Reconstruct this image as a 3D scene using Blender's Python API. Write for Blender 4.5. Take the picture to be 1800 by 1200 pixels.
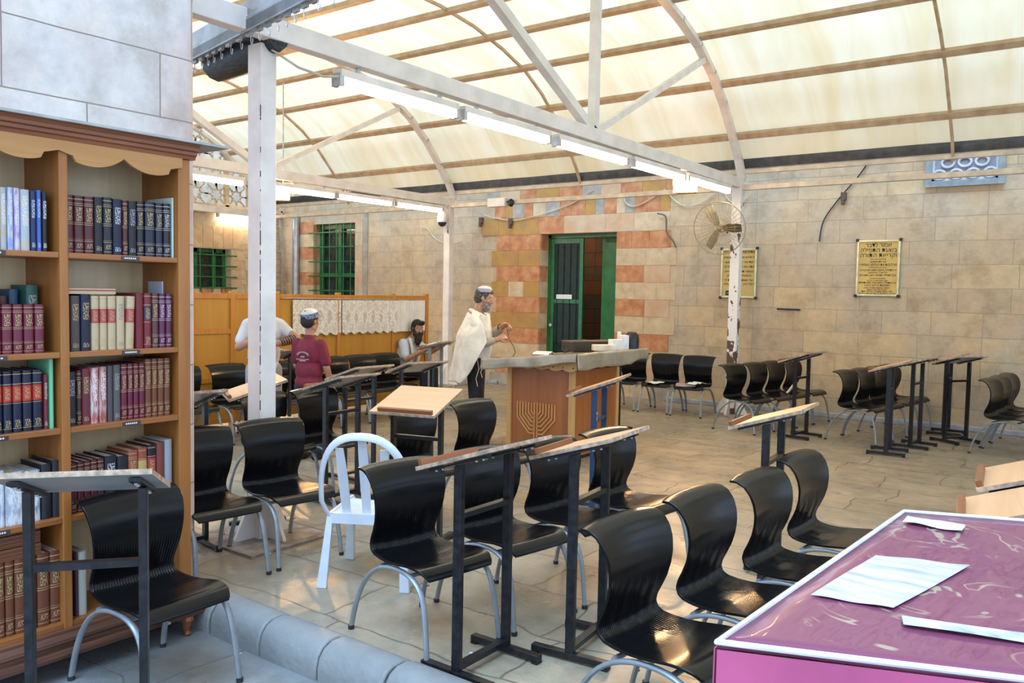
import bpy, bmesh, math, random
from mathutils import Vector, Matrix, Euler, noise
random.seed(7)
for o in list(bpy.data.objects): bpy.data.objects.remove(o)
SC=bpy.context.scene; COL=SC.collection
PI=math.pi
# ------------------------------------------------------------------ camera
cam=bpy.data.cameras.new('camera'); camo=bpy.data.objects.new('camera',cam); COL.objects.link(camo)
cam.sensor_width=36.0; cam.lens=29.365; cam.clip_end=200
R0=Vector((0.80299,0.59570,0.018502)); R1=Vector((-0.049353,0.035524,0.998150)); R2=Vector((0.593945,-0.802418,0.057925))
camo.matrix_world=Matrix(((R0.x,R1.x,R2.x,0),(R0.y,R1.y,R2.y,0),(R0.z,R1.z,R2.z,1.72),(0,0,0,1)))
SC.camera=camo
# ------------------------------------------------------------------ world, sun, exposure
w=bpy.data.worlds.new('daylight'); SC.world=w; w.use_nodes=True
bg=w.node_tree.nodes['Background']; bg.inputs[0].default_value=(0.62,0.78,1.0,1); bg.inputs[1].default_value=2.15
sl=bpy.data.lights.new('overcast_sky_glow','SUN'); sl.energy=4.4; sl.angle=math.radians(40); sl.color=(.42,.68,1.0)
slo=bpy.data.objects.new('overcast_sky_glow',sl); COL.objects.link(slo); slo.location=(0,0,12)
slo.rotation_euler=Vector((-.12,.46,-.88)).to_track_quat('-Z','Y').to_euler()
SC.view_settings.view_transform='Standard'; SC.view_settings.look='None'; SC.view_settings.gamma=1.0
SC.view_settings.use_curve_mapping=False
SC.view_settings.exposure=0.04
# ------------------------------------------------------------------ materials
def newmat(name):
    m=bpy.data.materials.new(name); m.use_nodes=True
    nt=m.node_tree; b=nt.nodes['Principled BSDF']
    return m,nt,b
def N(nt,t,**k):
    n=nt.nodes.new(t)
    for a,v in k.items(): setattr(n,a,v)
    return n
def mixc(nt,fac,a,b,mode='MIX'):
    n=N(nt,'ShaderNodeMix',data_type='RGBA',blend_type=mode)
    for i,v in ((0,fac),(6,a),(7,b)):
        if hasattr(v,'links'): nt.links.new(v,n.inputs[i])
        elif i==0: n.inputs[0].default_value=v
        else: n.inputs[i].default_value=tuple(v)+((1,) if len(v)==3 else ())
    return n.outputs[2]
def ramp(nt,src,stops,interp='LINEAR'):
    r=N(nt,'ShaderNodeValToRGB'); r.color_ramp.interpolation=interp
    el=r.color_ramp.elements
    while len(el)<len(stops): el.new(0.5)
    for e,(p,c) in zip(el,stops):
        e.position=p; e.color=(c,c,c,1) if isinstance(c,(int,float)) else tuple(c)+(1,)
    nt.links.new(src,r.inputs[0]); return r.outputs[0]
def M(name,col,rough=.5,metal=0,var=.12,scale=8,bump=.0,bscale=40,coat=0,spec=.5,stretch=(1,1,1),col2=None,det=4):
    m,nt,b=newmat(name)
    tc=N(nt,'ShaderNodeTexCoord'); mp=N(nt,'ShaderNodeMapping'); mp.inputs['Scale'].default_value=stretch
    nt.links.new(tc.outputs['Object'],mp.inputs[0])
    nz=N(nt,'ShaderNodeTexNoise'); nz.inputs['Scale'].default_value=scale; nz.inputs['Detail'].default_value=det
    nt.links.new(mp.outputs[0],nz.inputs[0])
    c2=col2 if col2 else tuple(max(0,c*(1-var*2.2)) for c in col)
    c1=tuple(min(1,c*(1+var*.6)) for c in col) if not col2 else col
    f=ramp(nt,nz.outputs[0],[(.32,0.),(.68,1.)])
    nt.links.new(mixc(nt,f,c2,c1),b.inputs['Base Color'])
    b.inputs['Roughness'].default_value=rough; b.inputs['Metallic'].default_value=metal
    b.inputs['Specular IOR Level'].default_value=spec
    if coat: b.inputs['Coat Weight'].default_value=coat; b.inputs['Coat Roughness'].default_value=.08
    if bump:
        n2=N(nt,'ShaderNodeTexNoise'); n2.inputs['Scale'].default_value=bscale; nt.links.new(mp.outputs[0],n2.inputs[0])
        bp=N(nt,'ShaderNodeBump'); bp.inputs['Strength'].default_value=bump; bp.inputs['Distance'].default_value=.01
        nt.links.new(n2.outputs[0],bp.inputs['Height']); nt.links.new(bp.outputs[0],b.inputs['Normal'])
    return m
def wood(name,col,col2,axis=2,rough=.45,freq=1.0,coat=0):
    s=[26*freq]*3; s[axis]=1.6*freq
    return M(name,col,rough,var=.2,scale=1.0,stretch=tuple(s),col2=None if col2 is None else col,coat=coat,det=6,bump=.05,bscale=1.5) if col2 is None else _wood2(name,col,col2,s,rough,coat)
def _wood2(name,col,col2,s,rough,coat):
    m,nt,b=newmat(name)
    tc=N(nt,'ShaderNodeTexCoord'); mp=N(nt,'ShaderNodeMapping'); mp.inputs['Scale'].default_value=s
    nt.links.new(tc.outputs['Object'],mp.inputs[0])
    nz=N(nt,'ShaderNodeTexNoise'); nz.inputs['Scale'].default_value=1; nz.inputs['Detail'].default_value=6; nz.inputs['Distortion'].default_value=.6
    nt.links.new(mp.outputs[0],nz.inputs[0])
    f=ramp(nt,nz.outputs[0],[(.3,0.),(.7,1.)])
    nt.links.new(mixc(nt,f,col2,col),b.inputs['Base Color']); b.inputs['Roughness'].default_value=rough
    if coat: b.inputs['Coat Weight'].default_value=coat; b.inputs['Coat Roughness'].default_value=.1
    return m
def emis(name,col,st):
    m,nt,b=newmat(name); b.inputs['Base Color'].default_value=(.9,.9,.9,1)
    b.inputs['Emission Color'].default_value=col+(1,); b.inputs['Emission Strength'].default_value=st
    return m
def stone(name,axis,bw,bh,cols,mortar,rough=.8,warp=.012,patch=.5,off=(0,0),bump=.35,msize=.006):
    """coursed ashlar: axis = horizontal axis index of the wall face"""
    m,nt,b=newmat(name)
    tc=N(nt,'ShaderNodeTexCoord'); sp=N(nt,'ShaderNodeSeparateXYZ'); nt.links.new(tc.outputs['Object'],sp.inputs[0])
    cb=N(nt,'ShaderNodeCombineXYZ'); nt.links.new(sp.outputs[axis if axis<3 else 0],cb.inputs[0]); nt.links.new(sp.outputs[2 if axis<3 else 1],cb.inputs[1])
    nw=N(nt,'ShaderNodeTexNoise'); nw.inputs['Scale'].default_value=2.0; nt.links.new(tc.outputs['Object'],nw.inputs[0])
    vm=N(nt,'ShaderNodeVectorMath',operation='SCALE'); vm.inputs[3].default_value=warp; nt.links.new(nw.outputs[1],vm.inputs[0])
    va=N(nt,'ShaderNodeVectorMath',operation='ADD'); nt.links.new(cb.outputs[0],va.inputs[0]); nt.links.new(vm.outputs[0],va.inputs[1])
    vo=N(nt,'ShaderNodeVectorMath',operation='ADD'); vo.inputs[1].default_value=(off[0],off[1],0); nt.links.new(va.outputs[0],vo.inputs[0])
    def brick(c1,c2,bias,o=.5,f=2):
        br=N(nt,'ShaderNodeTexBrick'); br.offset=o; br.offset_frequency=f; br.squash=1.25; br.squash_frequency=3
        br.inputs['Scale'].default_value=1; br.inputs['Brick Width'].default_value=bw; br.inputs['Row Height'].default_value=bh
        br.inputs['Mortar Size'].default_value=msize; br.inputs['Mortar Smooth'].default_value=.3; br.inputs['Bias'].default_value=bias
        br.inputs['Color1'].default_value=c1+(1,); br.inputs['Color2'].default_value=c2+(1,); br.inputs['Mortar'].default_value=mortar+(1,)
        nt.links.new(vo.outputs[0],br.inputs[0]); return br
    b1=brick(cols[0],cols[1],0.0)
    nz=N(nt,'ShaderNodeTexNoise'); nz.inputs['Scale'].default_value=1.1; nz.inputs['Detail'].default_value=5; nt.links.new(tc.outputs['Object'],nz.inputs[0])
    f=ramp(nt,nz.outputs[0],[(.42,0.),(.62,1.)])
    n2=N(nt,'ShaderNodeTexNoise'); n2.inputs['Scale'].default_value=9; n2.inputs['Detail'].default_value=9; n2.inputs['Roughness'].default_value=.65; nt.links.new(tc.outputs['Object'],n2.inputs[0])
    f2=ramp(nt,n2.outputs[0],[(.3,.84),(.72,1.07)])
    mm=N(nt,'ShaderNodeMath',operation='MULTIPLY'); nt.links.new(f,mm.inputs[0]); mm.inputs[1].default_value=patch
    c=mixc(nt,mm.outputs[0],b1.outputs[0],cols[2])
    n5=N(nt,'ShaderNodeTexNoise'); n5.inputs['Scale'].default_value=3.1; n5.inputs['Detail'].default_value=7; n5.inputs['Roughness'].default_value=.7; nt.links.new(tc.outputs['Object'],n5.inputs[0])
    c=mixc(nt,1.0,c,ramp(nt,n5.outputs[0],[(.32,(.80,.76,.70)),(.5,(1,1,1)),(.68,(1.12,1.06,.98))]),'MULTIPLY')
    c=mixc(nt,1.0,c,f2,'MULTIPLY')
    c=mixc(nt,b1.outputs[1],c,mortar)
    nt.links.new(c,b.inputs['Base Color']); b.inputs['Roughness'].default_value=rough
    if bump:
        inv=N(nt,'ShaderNodeMath',operation='MULTIPLY_ADD'); nt.links.new(b1.outputs[1],inv.inputs[0]); inv.inputs[1].default_value=-.8; nt.links.new(n2.outputs[0],inv.inputs[2])
        bp=N(nt,'ShaderNodeBump'); bp.inputs['Strength'].default_value=bump; bp.inputs['Distance'].default_value=.012
        nt.links.new(inv.outputs[0],bp.inputs['Height']); nt.links.new(bp.outputs[0],b.inputs['Normal'])
    return m
WHITE=M('white paint, worn',(.84,.77,.71),.45,var=.07,scale=5)
CREAMP=M('cream painted steel',(.72,.60,.46),.5,var=.12,scale=6)
PLASTIC=None
BLACKST=M('black enamelled steel',(.012,.012,.016),.35,var=.4,scale=30)
GREYST=M('grey powder coated tube',(.30,.33,.35),.4,metal=.35,var=.1)
RUBBER=M('black rubber',(.02,.02,.02),.7)
BLADE=M('galvanised steel',(.55,.56,.57),.4,metal=.7)
OAK=wood('oak veneer',(.40,.155,.035),(.29,.10,.02),2,.4,.7)
OAKH=wood('oak veneer, lying grain',(.36,.13,.03),(.26,.085,.02),1,.4,.7)
OAKPALE=wood('pale back panel veneer',(.74,.58,.34),(.60,.45,.24),2,.38,.5,coat=.15)
CHERRY=wood('cherry moulding',(.30,.10,.035),(.20,.06,.02),1,.35,1)
DESKTOP=wood('beech laminate desk',(.68,.40,.21),(.58,.31,.15),1,.38,.8)
DESKEDGE=M('worn chipboard edge',(.48,.34,.23),.6,var=.25,scale=30)
DESKUNDER=M('grey laminate underside',(.42,.41,.39),.35,var=.08)
NAVYST=M('navy enamelled steel',(.02,.05,.12),.35,var=.2)
GREENP=M('green gloss paint',(.02,.16,.045),.35,var=.15,scale=6)
GREEND=M('dark green paint',(.012,.07,.03),.4,var=.2,scale=6)
GLASSD=M('dark dusty glass',(.03,.04,.035),.15,var=.3,scale=10)
PINE=wood('varnished pine frame',(.56,.24,.035),(.44,.16,.02),2,.4,1)
PINEP=wood('varnished pine panel',(.52,.26,.035),(.42,.19,.022),2,.4,.35)
SKIN=M('skin',(.46,.22,.13),.55,var=.08,scale=20)
PAPER=M('white paper',(.78,.76,.72),.7,var=.05)
PAGES=M('page edges',(.62,.56,.44),.8,var=.15,scale=4,stretch=(1,40,1))
CLOTHW=M('off-white wool',(.80,.72,.60),.85,var=.08,scale=12,bump=.1,bscale=60)
BLACKCL=M('black cloth',(.015,.015,.02),.8,var=.2)
GOLD=M('gold print',(.75,.55,.22),.35,metal=.6)
INK=M('black ink',(.03,.02,.015),.6)
def chair_mat():
    m,nt,b=newmat('black moulded plastic')
    b.inputs['Base Color'].default_value=(.003,.003,.0035,1); b.inputs['Specular IOR Level'].default_value=.27
    tc=N(nt,'ShaderNodeTexCoord'); sp=N(nt,'ShaderNodeSeparateXYZ'); nt.links.new(tc.outputs['Object'],sp.inputs[0])
    nz=N(nt,'ShaderNodeTexNoise'); nz.inputs['Scale'].default_value=7; nt.links.new(tc.outputs['Object'],nz.inputs[0])
    nt.links.new(ramp(nt,nz.outputs[0],[(.3,.20),(.7,.27)]),b.inputs['Roughness'])
    s=N(nt,'ShaderNodeMath',operation='MULTIPLY'); nt.links.new(sp.outputs[1],s.inputs[0]); s.inputs[1].default_value=2*PI/.011
    sn=N(nt,'ShaderNodeMath',operation='SINE'); nt.links.new(s.outputs[0],sn.inputs[0])
    k=ramp(nt,sp.outputs[2],[(.425,0.),(.455,1.),(.55,1.),(.66,0.)])
    ku=ramp(nt,N_add(nt,sp.outputs[0],.5),[(.40,1.),(.50,0.)])
    mu=N(nt,'ShaderNodeMath',operation='MULTIPLY'); nt.links.new(sn.outputs[0],mu.inputs[0]); nt.links.new(k,mu.inputs[1])
    mu2=N(nt,'ShaderNodeMath',operation='MULTIPLY'); nt.links.new(mu.outputs[0],mu2.inputs[0]); nt.links.new(ku,mu2.inputs[1])
    bp=N(nt,'ShaderNodeBump'); bp.inputs['Strength'].default_value=.25; bp.inputs['Distance'].default_value=.001
    nt.links.new(mu2.outputs[0],bp.inputs['Height']); nt.links.new(bp.outputs[0],b.inputs['Normal'])
    return m
def N_add(nt,src,v):
    a=N(nt,'ShaderNodeMath',operation='ADD'); nt.links.new(src,a.inputs[0]); a.inputs[1].default_value=v; return a.outputs[0]
CHAIRM=chair_mat()
# ------------------------------------------------------------------ mesh builder
class MB:
    def __init__(s): s.v=[]; s.f=[]; s.mi=[]; s.cur=0
    def add(s,vs,fs):
        n=len(s.v); s.v+= [tuple(v) for v in vs]; s.f+=[tuple(i+n for i in f) for f in fs]; s.mi+=[s.cur]*len(fs); return s
    def box(s,x0,x1,y0,y1,z0,z1,mat=None):
        vs=[(x,y,z) for z in (z0,z1) for y in (y0,y1) for x in (x0,x1)]
        fs=[(0,2,3,1),(4,5,7,6),(0,1,5,4),(2,6,7,3),(0,4,6,2),(1,3,7,5)]
        if mat is not None: vs=[mat@Vector(v) for v in vs]
        return s.add(vs,fs)
    def bar(s,p,q,w,h,up=(0,0,1)):
        p=Vector(p);q=Vector(q);d=(q-p).normalized(); up=Vector(up)
        if abs(d.dot(up))>.98: up=Vector((1,0,0))
        a=d.cross(up).normalized(); b=a.cross(d).normalized()
        vs=[]
        for c in (p,q):
            for i,j in ((-1,-1),(1,-1),(1,1),(-1,1)): vs.append(c+a*w/2*i+b*h/2*j)
        return s.add(vs,[(0,1,2,3),(7,6,5,4),(0,4,5,1),(1,5,6,2),(2,6,7,3),(3,7,4,0)])
    def tube(s,path,r,n=10,closed=False,rr=None):
        path=[Vector(p) for p in path]; rings=[]; up=None
        for i,p in enumerate(path):
            a=path[i-1] if i>0 or closed else p; b=path[(i+1)%len(path)] if i<len(path)-1 or closed else p
            d=(b-a).normalized()
            if up is None:
                up=Vector((0,0,1)) if abs(d.z)<.9 else Vector((1,0,0))
            u=(up-d*up.dot(d)).normalized(); up=u; w_=d.cross(u)
            ri=rr[i] if rr else r
            ra,rb=(ri if isinstance(ri,tuple) else (ri,ri))
            rings.append([p+u*ra*math.cos(t)+w_*rb*math.sin(t) for t in [2*PI*k/n for k in range(n)]])
        vs=[v for r_ in rings for v in r_]; fs=[]
        m=len(path)
        for i in range(m if closed else m-1):
            j=(i+1)%m
            for k in range(n): fs.append((i*n+k,i*n+(k+1)%n,j*n+(k+1)%n,j*n+k))
        if not closed: fs+= [tuple(range(n))[::-1],tuple((m-1)*n+k for k in range(n))]
        return s.add(vs,fs)
    def prism(s,poly,f0,f1):
        """poly: 2d points; f0,f1: functions mapping 2d point to 3d on the two caps"""
        n=len(poly); vs=[f0(p) for p in poly]+[f1(p) for p in poly]
        fs=[tuple(range(n)),tuple(range(2*n-1,n-1,-1))]+[(i,i+n,(i+1)%n+n,(i+1)%n) for i in range(n)]
        return s.add(vs,fs)
    def lathe(s,prof,c=(0,0,0),n=24,axis=None):
        """prof: (r,z) list; closed shape if ends have r=0"""
        mt=Matrix.Translation(c)
        if axis is not None: mt=mt@Vector((0,0,1)).rotation_difference(Vector(axis)).to_matrix().to_4x4()
        vs=[];fs=[]
        for r,z in prof:
            for k in range(n): vs.append(mt@Vector((r*math.cos(2*PI*k/n),r*math.sin(2*PI*k/n),z)))
        for i in range(len(prof)-1):
            for k in range(n): fs.append((i*n+k,i*n+(k+1)%n,(i+1)*n+(k+1)%n,(i+1)*n+k))
        fs+=[tuple(range(n))[::-1],tuple((len(prof)-1)*n+k for k in range(n))]
        return s.add(vs,fs)
    def ell(s,c,r,rot=None,n=14):
        prof=[]; m=n//2+1; vs=[];fs=[]
        c=Vector(c); mt=rot.to_matrix() if rot else Matrix.Identity(3)
        for i in range(m+1):
            t=PI*i/m
            for k in range(n): vs.append(c+mt@Vector((r[0]*math.sin(t)*math.cos(2*PI*k/n),r[1]*math.sin(t)*math.sin(2*PI*k/n),r[2]*math.cos(t))))
        for i in range(m):
            for k in range(n): fs.append((i*n+k,(i+1)*n+k,(i+1)*n+(k+1)%n,i*n+(k+1)%n))
        return s.add(vs,fs)
    def grid(s,fn,nu,nv,thick=0):
        """fn(i/nu, j/nv)->point; a sheet, closed to a thin solid when thick>0"""
        P=[[Vector(fn(i/nu,j/nv)) for j in range(nv+1)] for i in range(nu+1)]
        vs=[p for r in P for p in r]; W=nv+1
        fs=[(i*W+j,(i+1)*W+j,(i+1)*W+j+1,i*W+j+1) for i in range(nu) for j in range(nv)]
        if thick:
            nrm=[]
            for i in range(nu+1):
                for j in range(nv+1):
                    a=P[min(i+1,nu)][j]-P[max(i-1,0)][j]; b=P[i][min(j+1,nv)]-P[i][max(j-1,0)]
                    n_=a.cross(b); n_=n_.normalized() if n_.length>1e-9 else Vector((0,0,1)); nrm.append(n_)
            k=len(vs); vs=vs+[v-n_*thick for v,n_ in zip(vs,nrm)]
            fs+= [tuple(x+k for x in f[::-1]) for f in fs]
            for i in range(nu):
                a,b=i*W,(i+1)*W; fs.append((a,a+k,b+k,b)); a,b=i*W+nv,(i+1)*W+nv; fs.append((a,b,b+k,a+k))
            for j in range(nv):
                a,b=j,j+1; fs.append((a,b,b+k,a+k)); a,b=nu*W+j,nu*W+j+1; fs.append((a,a+k,b+k,b))
        return s.add(vs,fs)
    def build(s,name,mat,parent=None,smooth=False,bevel=0,label=None):
        me=bpy.data.meshes.new(name); me.from_pydata(s.v,[],s.f)
        mats=mat if isinstance(mat,(list,tuple)) else [mat]
        for m in mats: me.materials.append(m)
        if len(mats)>1: me.polygons.foreach_set('material_index',s.mi)
        bm=bmesh.new(); bm.from_mesh(me); bmesh.ops.recalc_face_normals(bm,faces=bm.faces)
        bm.to_mesh(me); bm.free()
        if smooth:
            me.polygons.foreach_set('use_smooth',[True]*len(me.polygons))
        me.update()
        o=bpy.data.objects.new(name,me); COL.objects.link(o)
        if parent is not None: o.parent=parent
        if smooth and smooth!='all':
            me.set_sharp_from_angle(angle=math.radians(40))
        if bevel:
            md=o.modifiers.new('bevel','BEVEL'); md.width=bevel; md.segments=2; md.limit_method='ANGLE'
        if label: o['label']=label
        return o
def tag(o,label=None,cat=None,group=None,kind=None):
    if label: o['label']=label
    if cat: o['category']=cat
    if group: o['group']=group
    if kind: o['kind']=kind
    return o
def thing(name,loc,rz,label,cat,group=None):
    o=bpy.data.objects.new(name,None); COL.objects.link(o); o.location=loc; o.rotation_euler=(0,0,rz); o.empty_display_size=.1
    return tag(o,label,cat,group)
def struct(o): o['kind']='structure'; return o
def dup(root,loc,rz,label,group=None):
    r=root.copy(); COL.objects.link(r); r.location=loc; r.rotation_euler=(0,0,rz); r['label']=label
    if group: r['group']=group
    for ch in [c for c in bpy.data.objects if c.parent==root]:
        c=ch.copy(); COL.objects.link(c); c.parent=r
        for g in [x for x in bpy.data.objects if x.parent==ch]:
            d=g.copy(); COL.objects.link(d); d.parent=c
    return r
rad=math.radians
# ================================================================== SETTING
FLOORM=stone('worn limestone flagstones',3,.95,.52,((.40,.33,.235),(.33,.27,.19),(.27,.235,.175)),(.17,.13,.085),.42,.22,.75,(.3,.1),.45,.008)
# floor uses x,y
def fix_floor(m):
    nt=m.node_tree
    for n in nt.nodes:
        if n.type=='COMBXYZ':
            for l in list(n.inputs[0].links): nt.links.remove(l)
            for l in list(n.inputs[1].links): nt.links.remove(l)
            sp=[x for x in nt.nodes if x.type=='SEPXYZ'][0]
            nt.links.new(sp.outputs[0],n.inputs[0]); nt.links.new(sp.outputs[1],n.inputs[1])
    b=nt.nodes['Principled BSDF']
    tc=[x for x in nt.nodes if x.type=='TEX_COORD'][0]
    nz=N(nt,'ShaderNodeTexNoise'); nz.inputs['Scale'].default_value=3.2; nz.inputs['Detail'].default_value=6; nt.links.new(tc.outputs['Object'],nz.inputs[0])
    nt.links.new(ramp(nt,nz.outputs[0],[(.35,.24),(.7,.60)]),b.inputs['Roughness'])
    return m
fix_floor(FLOORM)
LOWM=fix_floor(stone('grey worn paving',3,1.3,.8,((.24,.25,.25),(.20,.21,.21),(.17,.18,.185)),(.15,.15,.14),.4,.25,.6,(.1,.3),.5,.006))
WALLM=stone('coursed limestone wall',0,.62,.32,((.64,.46,.26),(.52,.38,.24),(.50,.41,.30)),(.36,.27,.17),.85,.03,.75,(0,.02),.55,.0045)
WALLL=stone('cream limestone blocks',1,.5,.3,((.66,.55,.38),(.56,.46,.32),(.5,.4,.3)),(.30,.24,.16),.85,.01,.3)
PILM=stone('pale pink limestone blocks',1,.78,.335,((.64,.52,.46),(.50,.41,.37),(.70,.66,.62)),(.27,.20,.17),.75,.012,.8,(.22,.05),.35,.004)
RED=M('red stone block',(.42,.145,.055),.85,var=.25,scale=6,bump=.3,bscale=30,col2=(.60,.30,.14))
REDD=M('ochre stone block',(.50,.27,.06),.85,var=.2,scale=5,bump=.3,bscale=30,col2=(.38,.21,.08))
CRM=M('cream stone block',(.66,.50,.32),.85,var=.12,scale=6,bump=.3,bscale=30,col2=(.50,.36,.20))
PEACH=M('peach stone block',(.56,.34,.19),.85,var=.12,scale=5,bump=.3,bscale=30,col2=(.60,.44,.28))
GRYB=M('grey stone block',(.42,.36,.29),.85,var=.12,scale=6,bump=.3,bscale=30)
# floors
mb=MB(); mb.box(-17,5.5,2.62,15.2,-.3,0); struct(mb.build('floor',FLOORM))
mb=MB(); mb.box(-17,5.5,-5,2.62,-.4,-.08); struct(mb.build('floor_lower',LOWM))
# back wall with door and window openings
DX0,DX1,DZ=-8.65,-7.07,2.79
WX0,WX1,WZ0,WZ1=-14.85,-13.5,1.25,3.17
YW=12.5; HT=5.2
mb=MB()
for a in ((-17,WX0,0,HT),(WX0,WX1,0,WZ0),(WX0,WX1,WZ1,HT),(WX1,DX0,0,HT),(DX0,DX1,DZ,HT),(DX1,5.5,0,HT)):
    mb.box(a[0],a[1],YW,YW+.45,a[2],a[3])
struct(mb.build('wall_back',WALLM))
# striped surround of the door
cols=[RED,REDD,CRM,PEACH,GRYB]; mb=MB()
def blk(x0,x1,z0,z1,c,p=.012): mb.cur=c; mb.box(x0+.002,x1-.002,YW-p,YW+.02,z0+.002,z1-.002)
rh=.285; rng=random.Random(3)
for k in range(10):
    z1=DZ-k*rh; z0=max(0.0,z1-rh)
    if z1<=0: break
    for side in (0,1):
        xa,xb=((-9.64,DX0),(DX1,-6.07))[side]
        if k%2==0: c=0
        else: c=(1 if (side==0 and k<6) else 2)
        if side==0 and k%2==1: xa-=.12
        if side==1 and k%2==1: xb+=.1
        n=2 if k%3 else 3; xs=[xa]+sorted(xa+(xb-xa)*(i/n+rng.uniform(-.06,.06)) for i in range(1,n))+[xb]
        for i in range(n):
            cc=c if rng.random()>.12 else (2 if c==1 else (3 if c==0 else 4))
            blk(xs[i],xs[i+1],z0,z1,cc)
xs=[-10.0,-9.6,-8.7,-8.15,-7.3,-6.75,-6.1]
for i,c in enumerate((1,1,0,3,3,2)): blk(xs[i],xs[i+1],DZ,3.10,c)
x=-9.7; i=0
while x<-6.1:
    wd=rng.uniform(.16,.30); blk(x,min(x+wd,-6.1),3.10,3.36,[0,1,4,0,2,4,0][i%7]); x+=wd; i+=1
x=-9.9
while x<-6.0:
    wd=rng.uniform(.3,.5); blk(x,min(x+wd,-6.0),3.36,3.62,[0,4,3,0,1][i%5]); x+=wd; i+=1
# reveals inside the opening
for k in range(10):
    z1=DZ-k*rh; z0=max(0,z1-rh); mb.cur=(0,4)[k%2] if k%2==0 else 2
    if z1>0: mb.box(DX0-.01,DX0+.012,YW,YW+.45,z0+.002,z1-.002); mb.box(DX1-.012,DX1+.01,YW,YW+.45,z0+.002,z1-.002)
struct(mb.build('trim_1',cols))
# dark vestibule behind the door
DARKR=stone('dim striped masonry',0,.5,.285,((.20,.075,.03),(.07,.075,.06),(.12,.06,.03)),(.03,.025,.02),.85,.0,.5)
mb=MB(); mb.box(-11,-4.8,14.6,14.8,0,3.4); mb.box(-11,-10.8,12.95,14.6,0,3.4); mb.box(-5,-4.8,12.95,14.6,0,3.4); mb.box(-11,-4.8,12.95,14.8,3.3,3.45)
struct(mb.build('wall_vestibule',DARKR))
# door frame and leaves
mb=MB(); Y=YW+.24
mb.box(DX0+.012,DX0+.07,Y,Y+.07,0,DZ); mb.box(DX1-.07,DX1-.012,Y,Y+.07,0,DZ); mb.box(DX0+.012,DX1-.012,Y,Y+.07,DZ-.06,DZ)
fr=struct(mb.build('door_1',GREENP))
def leaf(name,p,yaw,wd,h,glass,label):
    mb=MB(); mb.box(0,.07,-.025,.025,.02,h); mb.box(wd-.07,wd,-.025,.025,.02,h)
    mb.box(.07,wd-.07,-.025,.025,.02,.55 if glass else h); mb.box(.07,wd-.07,-.025,.025,h-.09,h)
    if glass: mb.box(.07,wd-.07,-.02,.02,1.55,1.62)
    o=mb.build(name,GREENP,bevel=.004,label=label); o.parent=fr; o.location=p; o.rotation_euler=(0,0,yaw)
    if glass:
        g=MB(); g.box(.07,wd-.07,-.004,.004,.55,h-.09); g.build('door_glass',M('dark door glass',(.02,.035,.025),.35,spec=.2),o)
        g=MB()
        for k in range(4):
            xx=.13+k*(wd-.26)/3; g.tube([(xx,-.02,.56),(xx,-.02,h-.1)],.007,6)
            g.tube([(xx+.05*math.cos(t),-.02,.75+.1*math.sin(t)) for t in [i*PI/6 for i in range(12)]],.006,5,closed=True)
        g.build('door_grille',M('dark iron',(.012,.03,.018),.5,spec=.2),o)
        g=MB(); g.box(.13,.45,-.035,-.028,1.63,1.71); g.build('door_notice',PAPER,o)
        g=MB(); g.lathe([(.022,0),(.022,.03),(.03,.035),(.03,.05)],(.04,-.03,1.15),12,(0,-1,0)); g.build('door_knob',BLADE,o)
    else:
        g=MB(); g.box(.1,wd-.1,-.032,-.022,.15,1.2); g.box(.1,wd-.1,-.032,-.022,1.35,h-.15); g.build('door_panel',GREENP,o)
    return o
leaf('door_leaf',(DX0+.07,Y+.03,0),rad(4),.66,DZ-.07,True,'glazed green metal leaf with grille and white notice')
leaf('door_leaf',(DX1-.07,Y+.05,0),rad(180-14),.44,DZ-.07,False,'plain green leaf, swung inward')
# far window in the back wall, with its bars
mb=MB(); mb.box(WX0,WX1,YW+.25,YW+.30,WZ0,WZ1); wi=struct(mb.build('window_1',GLASSD))
mb=MB()
for x in (WX0,(WX0+WX1)/2-.05,WX1-.1): mb.box(x,x+.10,YW+.17,YW+.24,WZ0,WZ1)
for z in (WZ0,WZ0+.75,WZ1-.1): mb.box(WX0,WX1,YW+.18,YW+.235,z,z+.09)
mb.build('window_frame',GREENP,wi)
def grille(p0,p1,ax,n,m,z0,z1,off):
    mb=MB()
    for i in range(n):
        t=(i+.5)/n; q=p0+(p1-p0)*t
        a=(q,off,z0) if ax==0 else (off,q,z0); b=(q,off,z1) if ax==0 else (off,q,z1); mb.tube([a,b],.011,6)
    for j in range(m):
        z=z0+(z1-z0)*(j+.4)/m
        a=(p0-.12,off-.015,z) if ax==0 else (off+.015,p0-.12,z); b=(p1,off-.015,z) if ax==0 else (off+.015,p1+.12,z)
        mb.tube([a,b],.014,6)
    return mb
tag(grille(WX0,WX1,0,6,6,WZ0,WZ1,YW-.03).build('window_grille',GREENP,smooth=True),'tall green iron bars over the deep window left of the corner beam','window grille')
mb=MB(); cc=[RED,CRM,PEACH]
for k in range(7):
    mb.cur=0 if k%2==0 else 1; z=WZ0+k*.285
    mb.box(WX0-.62,WX0-.005,YW-.012,YW+.02,z,min(z+.28,3.3)); mb.box(WX0-.005,WX0+.01,YW,YW+.3,z,min(z+.28,WZ1))
    mb.cur=1 if k%2 else 2; mb.box(WX1+.005,WX1+.24,YW-.012,YW+.02,z,min(z+.28,3.3))
struct(mb.build('trim_2',cc))
mb=MB(); mb.box(WX1+.27,WX1+.40,YW-.035,YW,.0,3.45); struct(mb.build('trim_3',GRYB))
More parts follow.
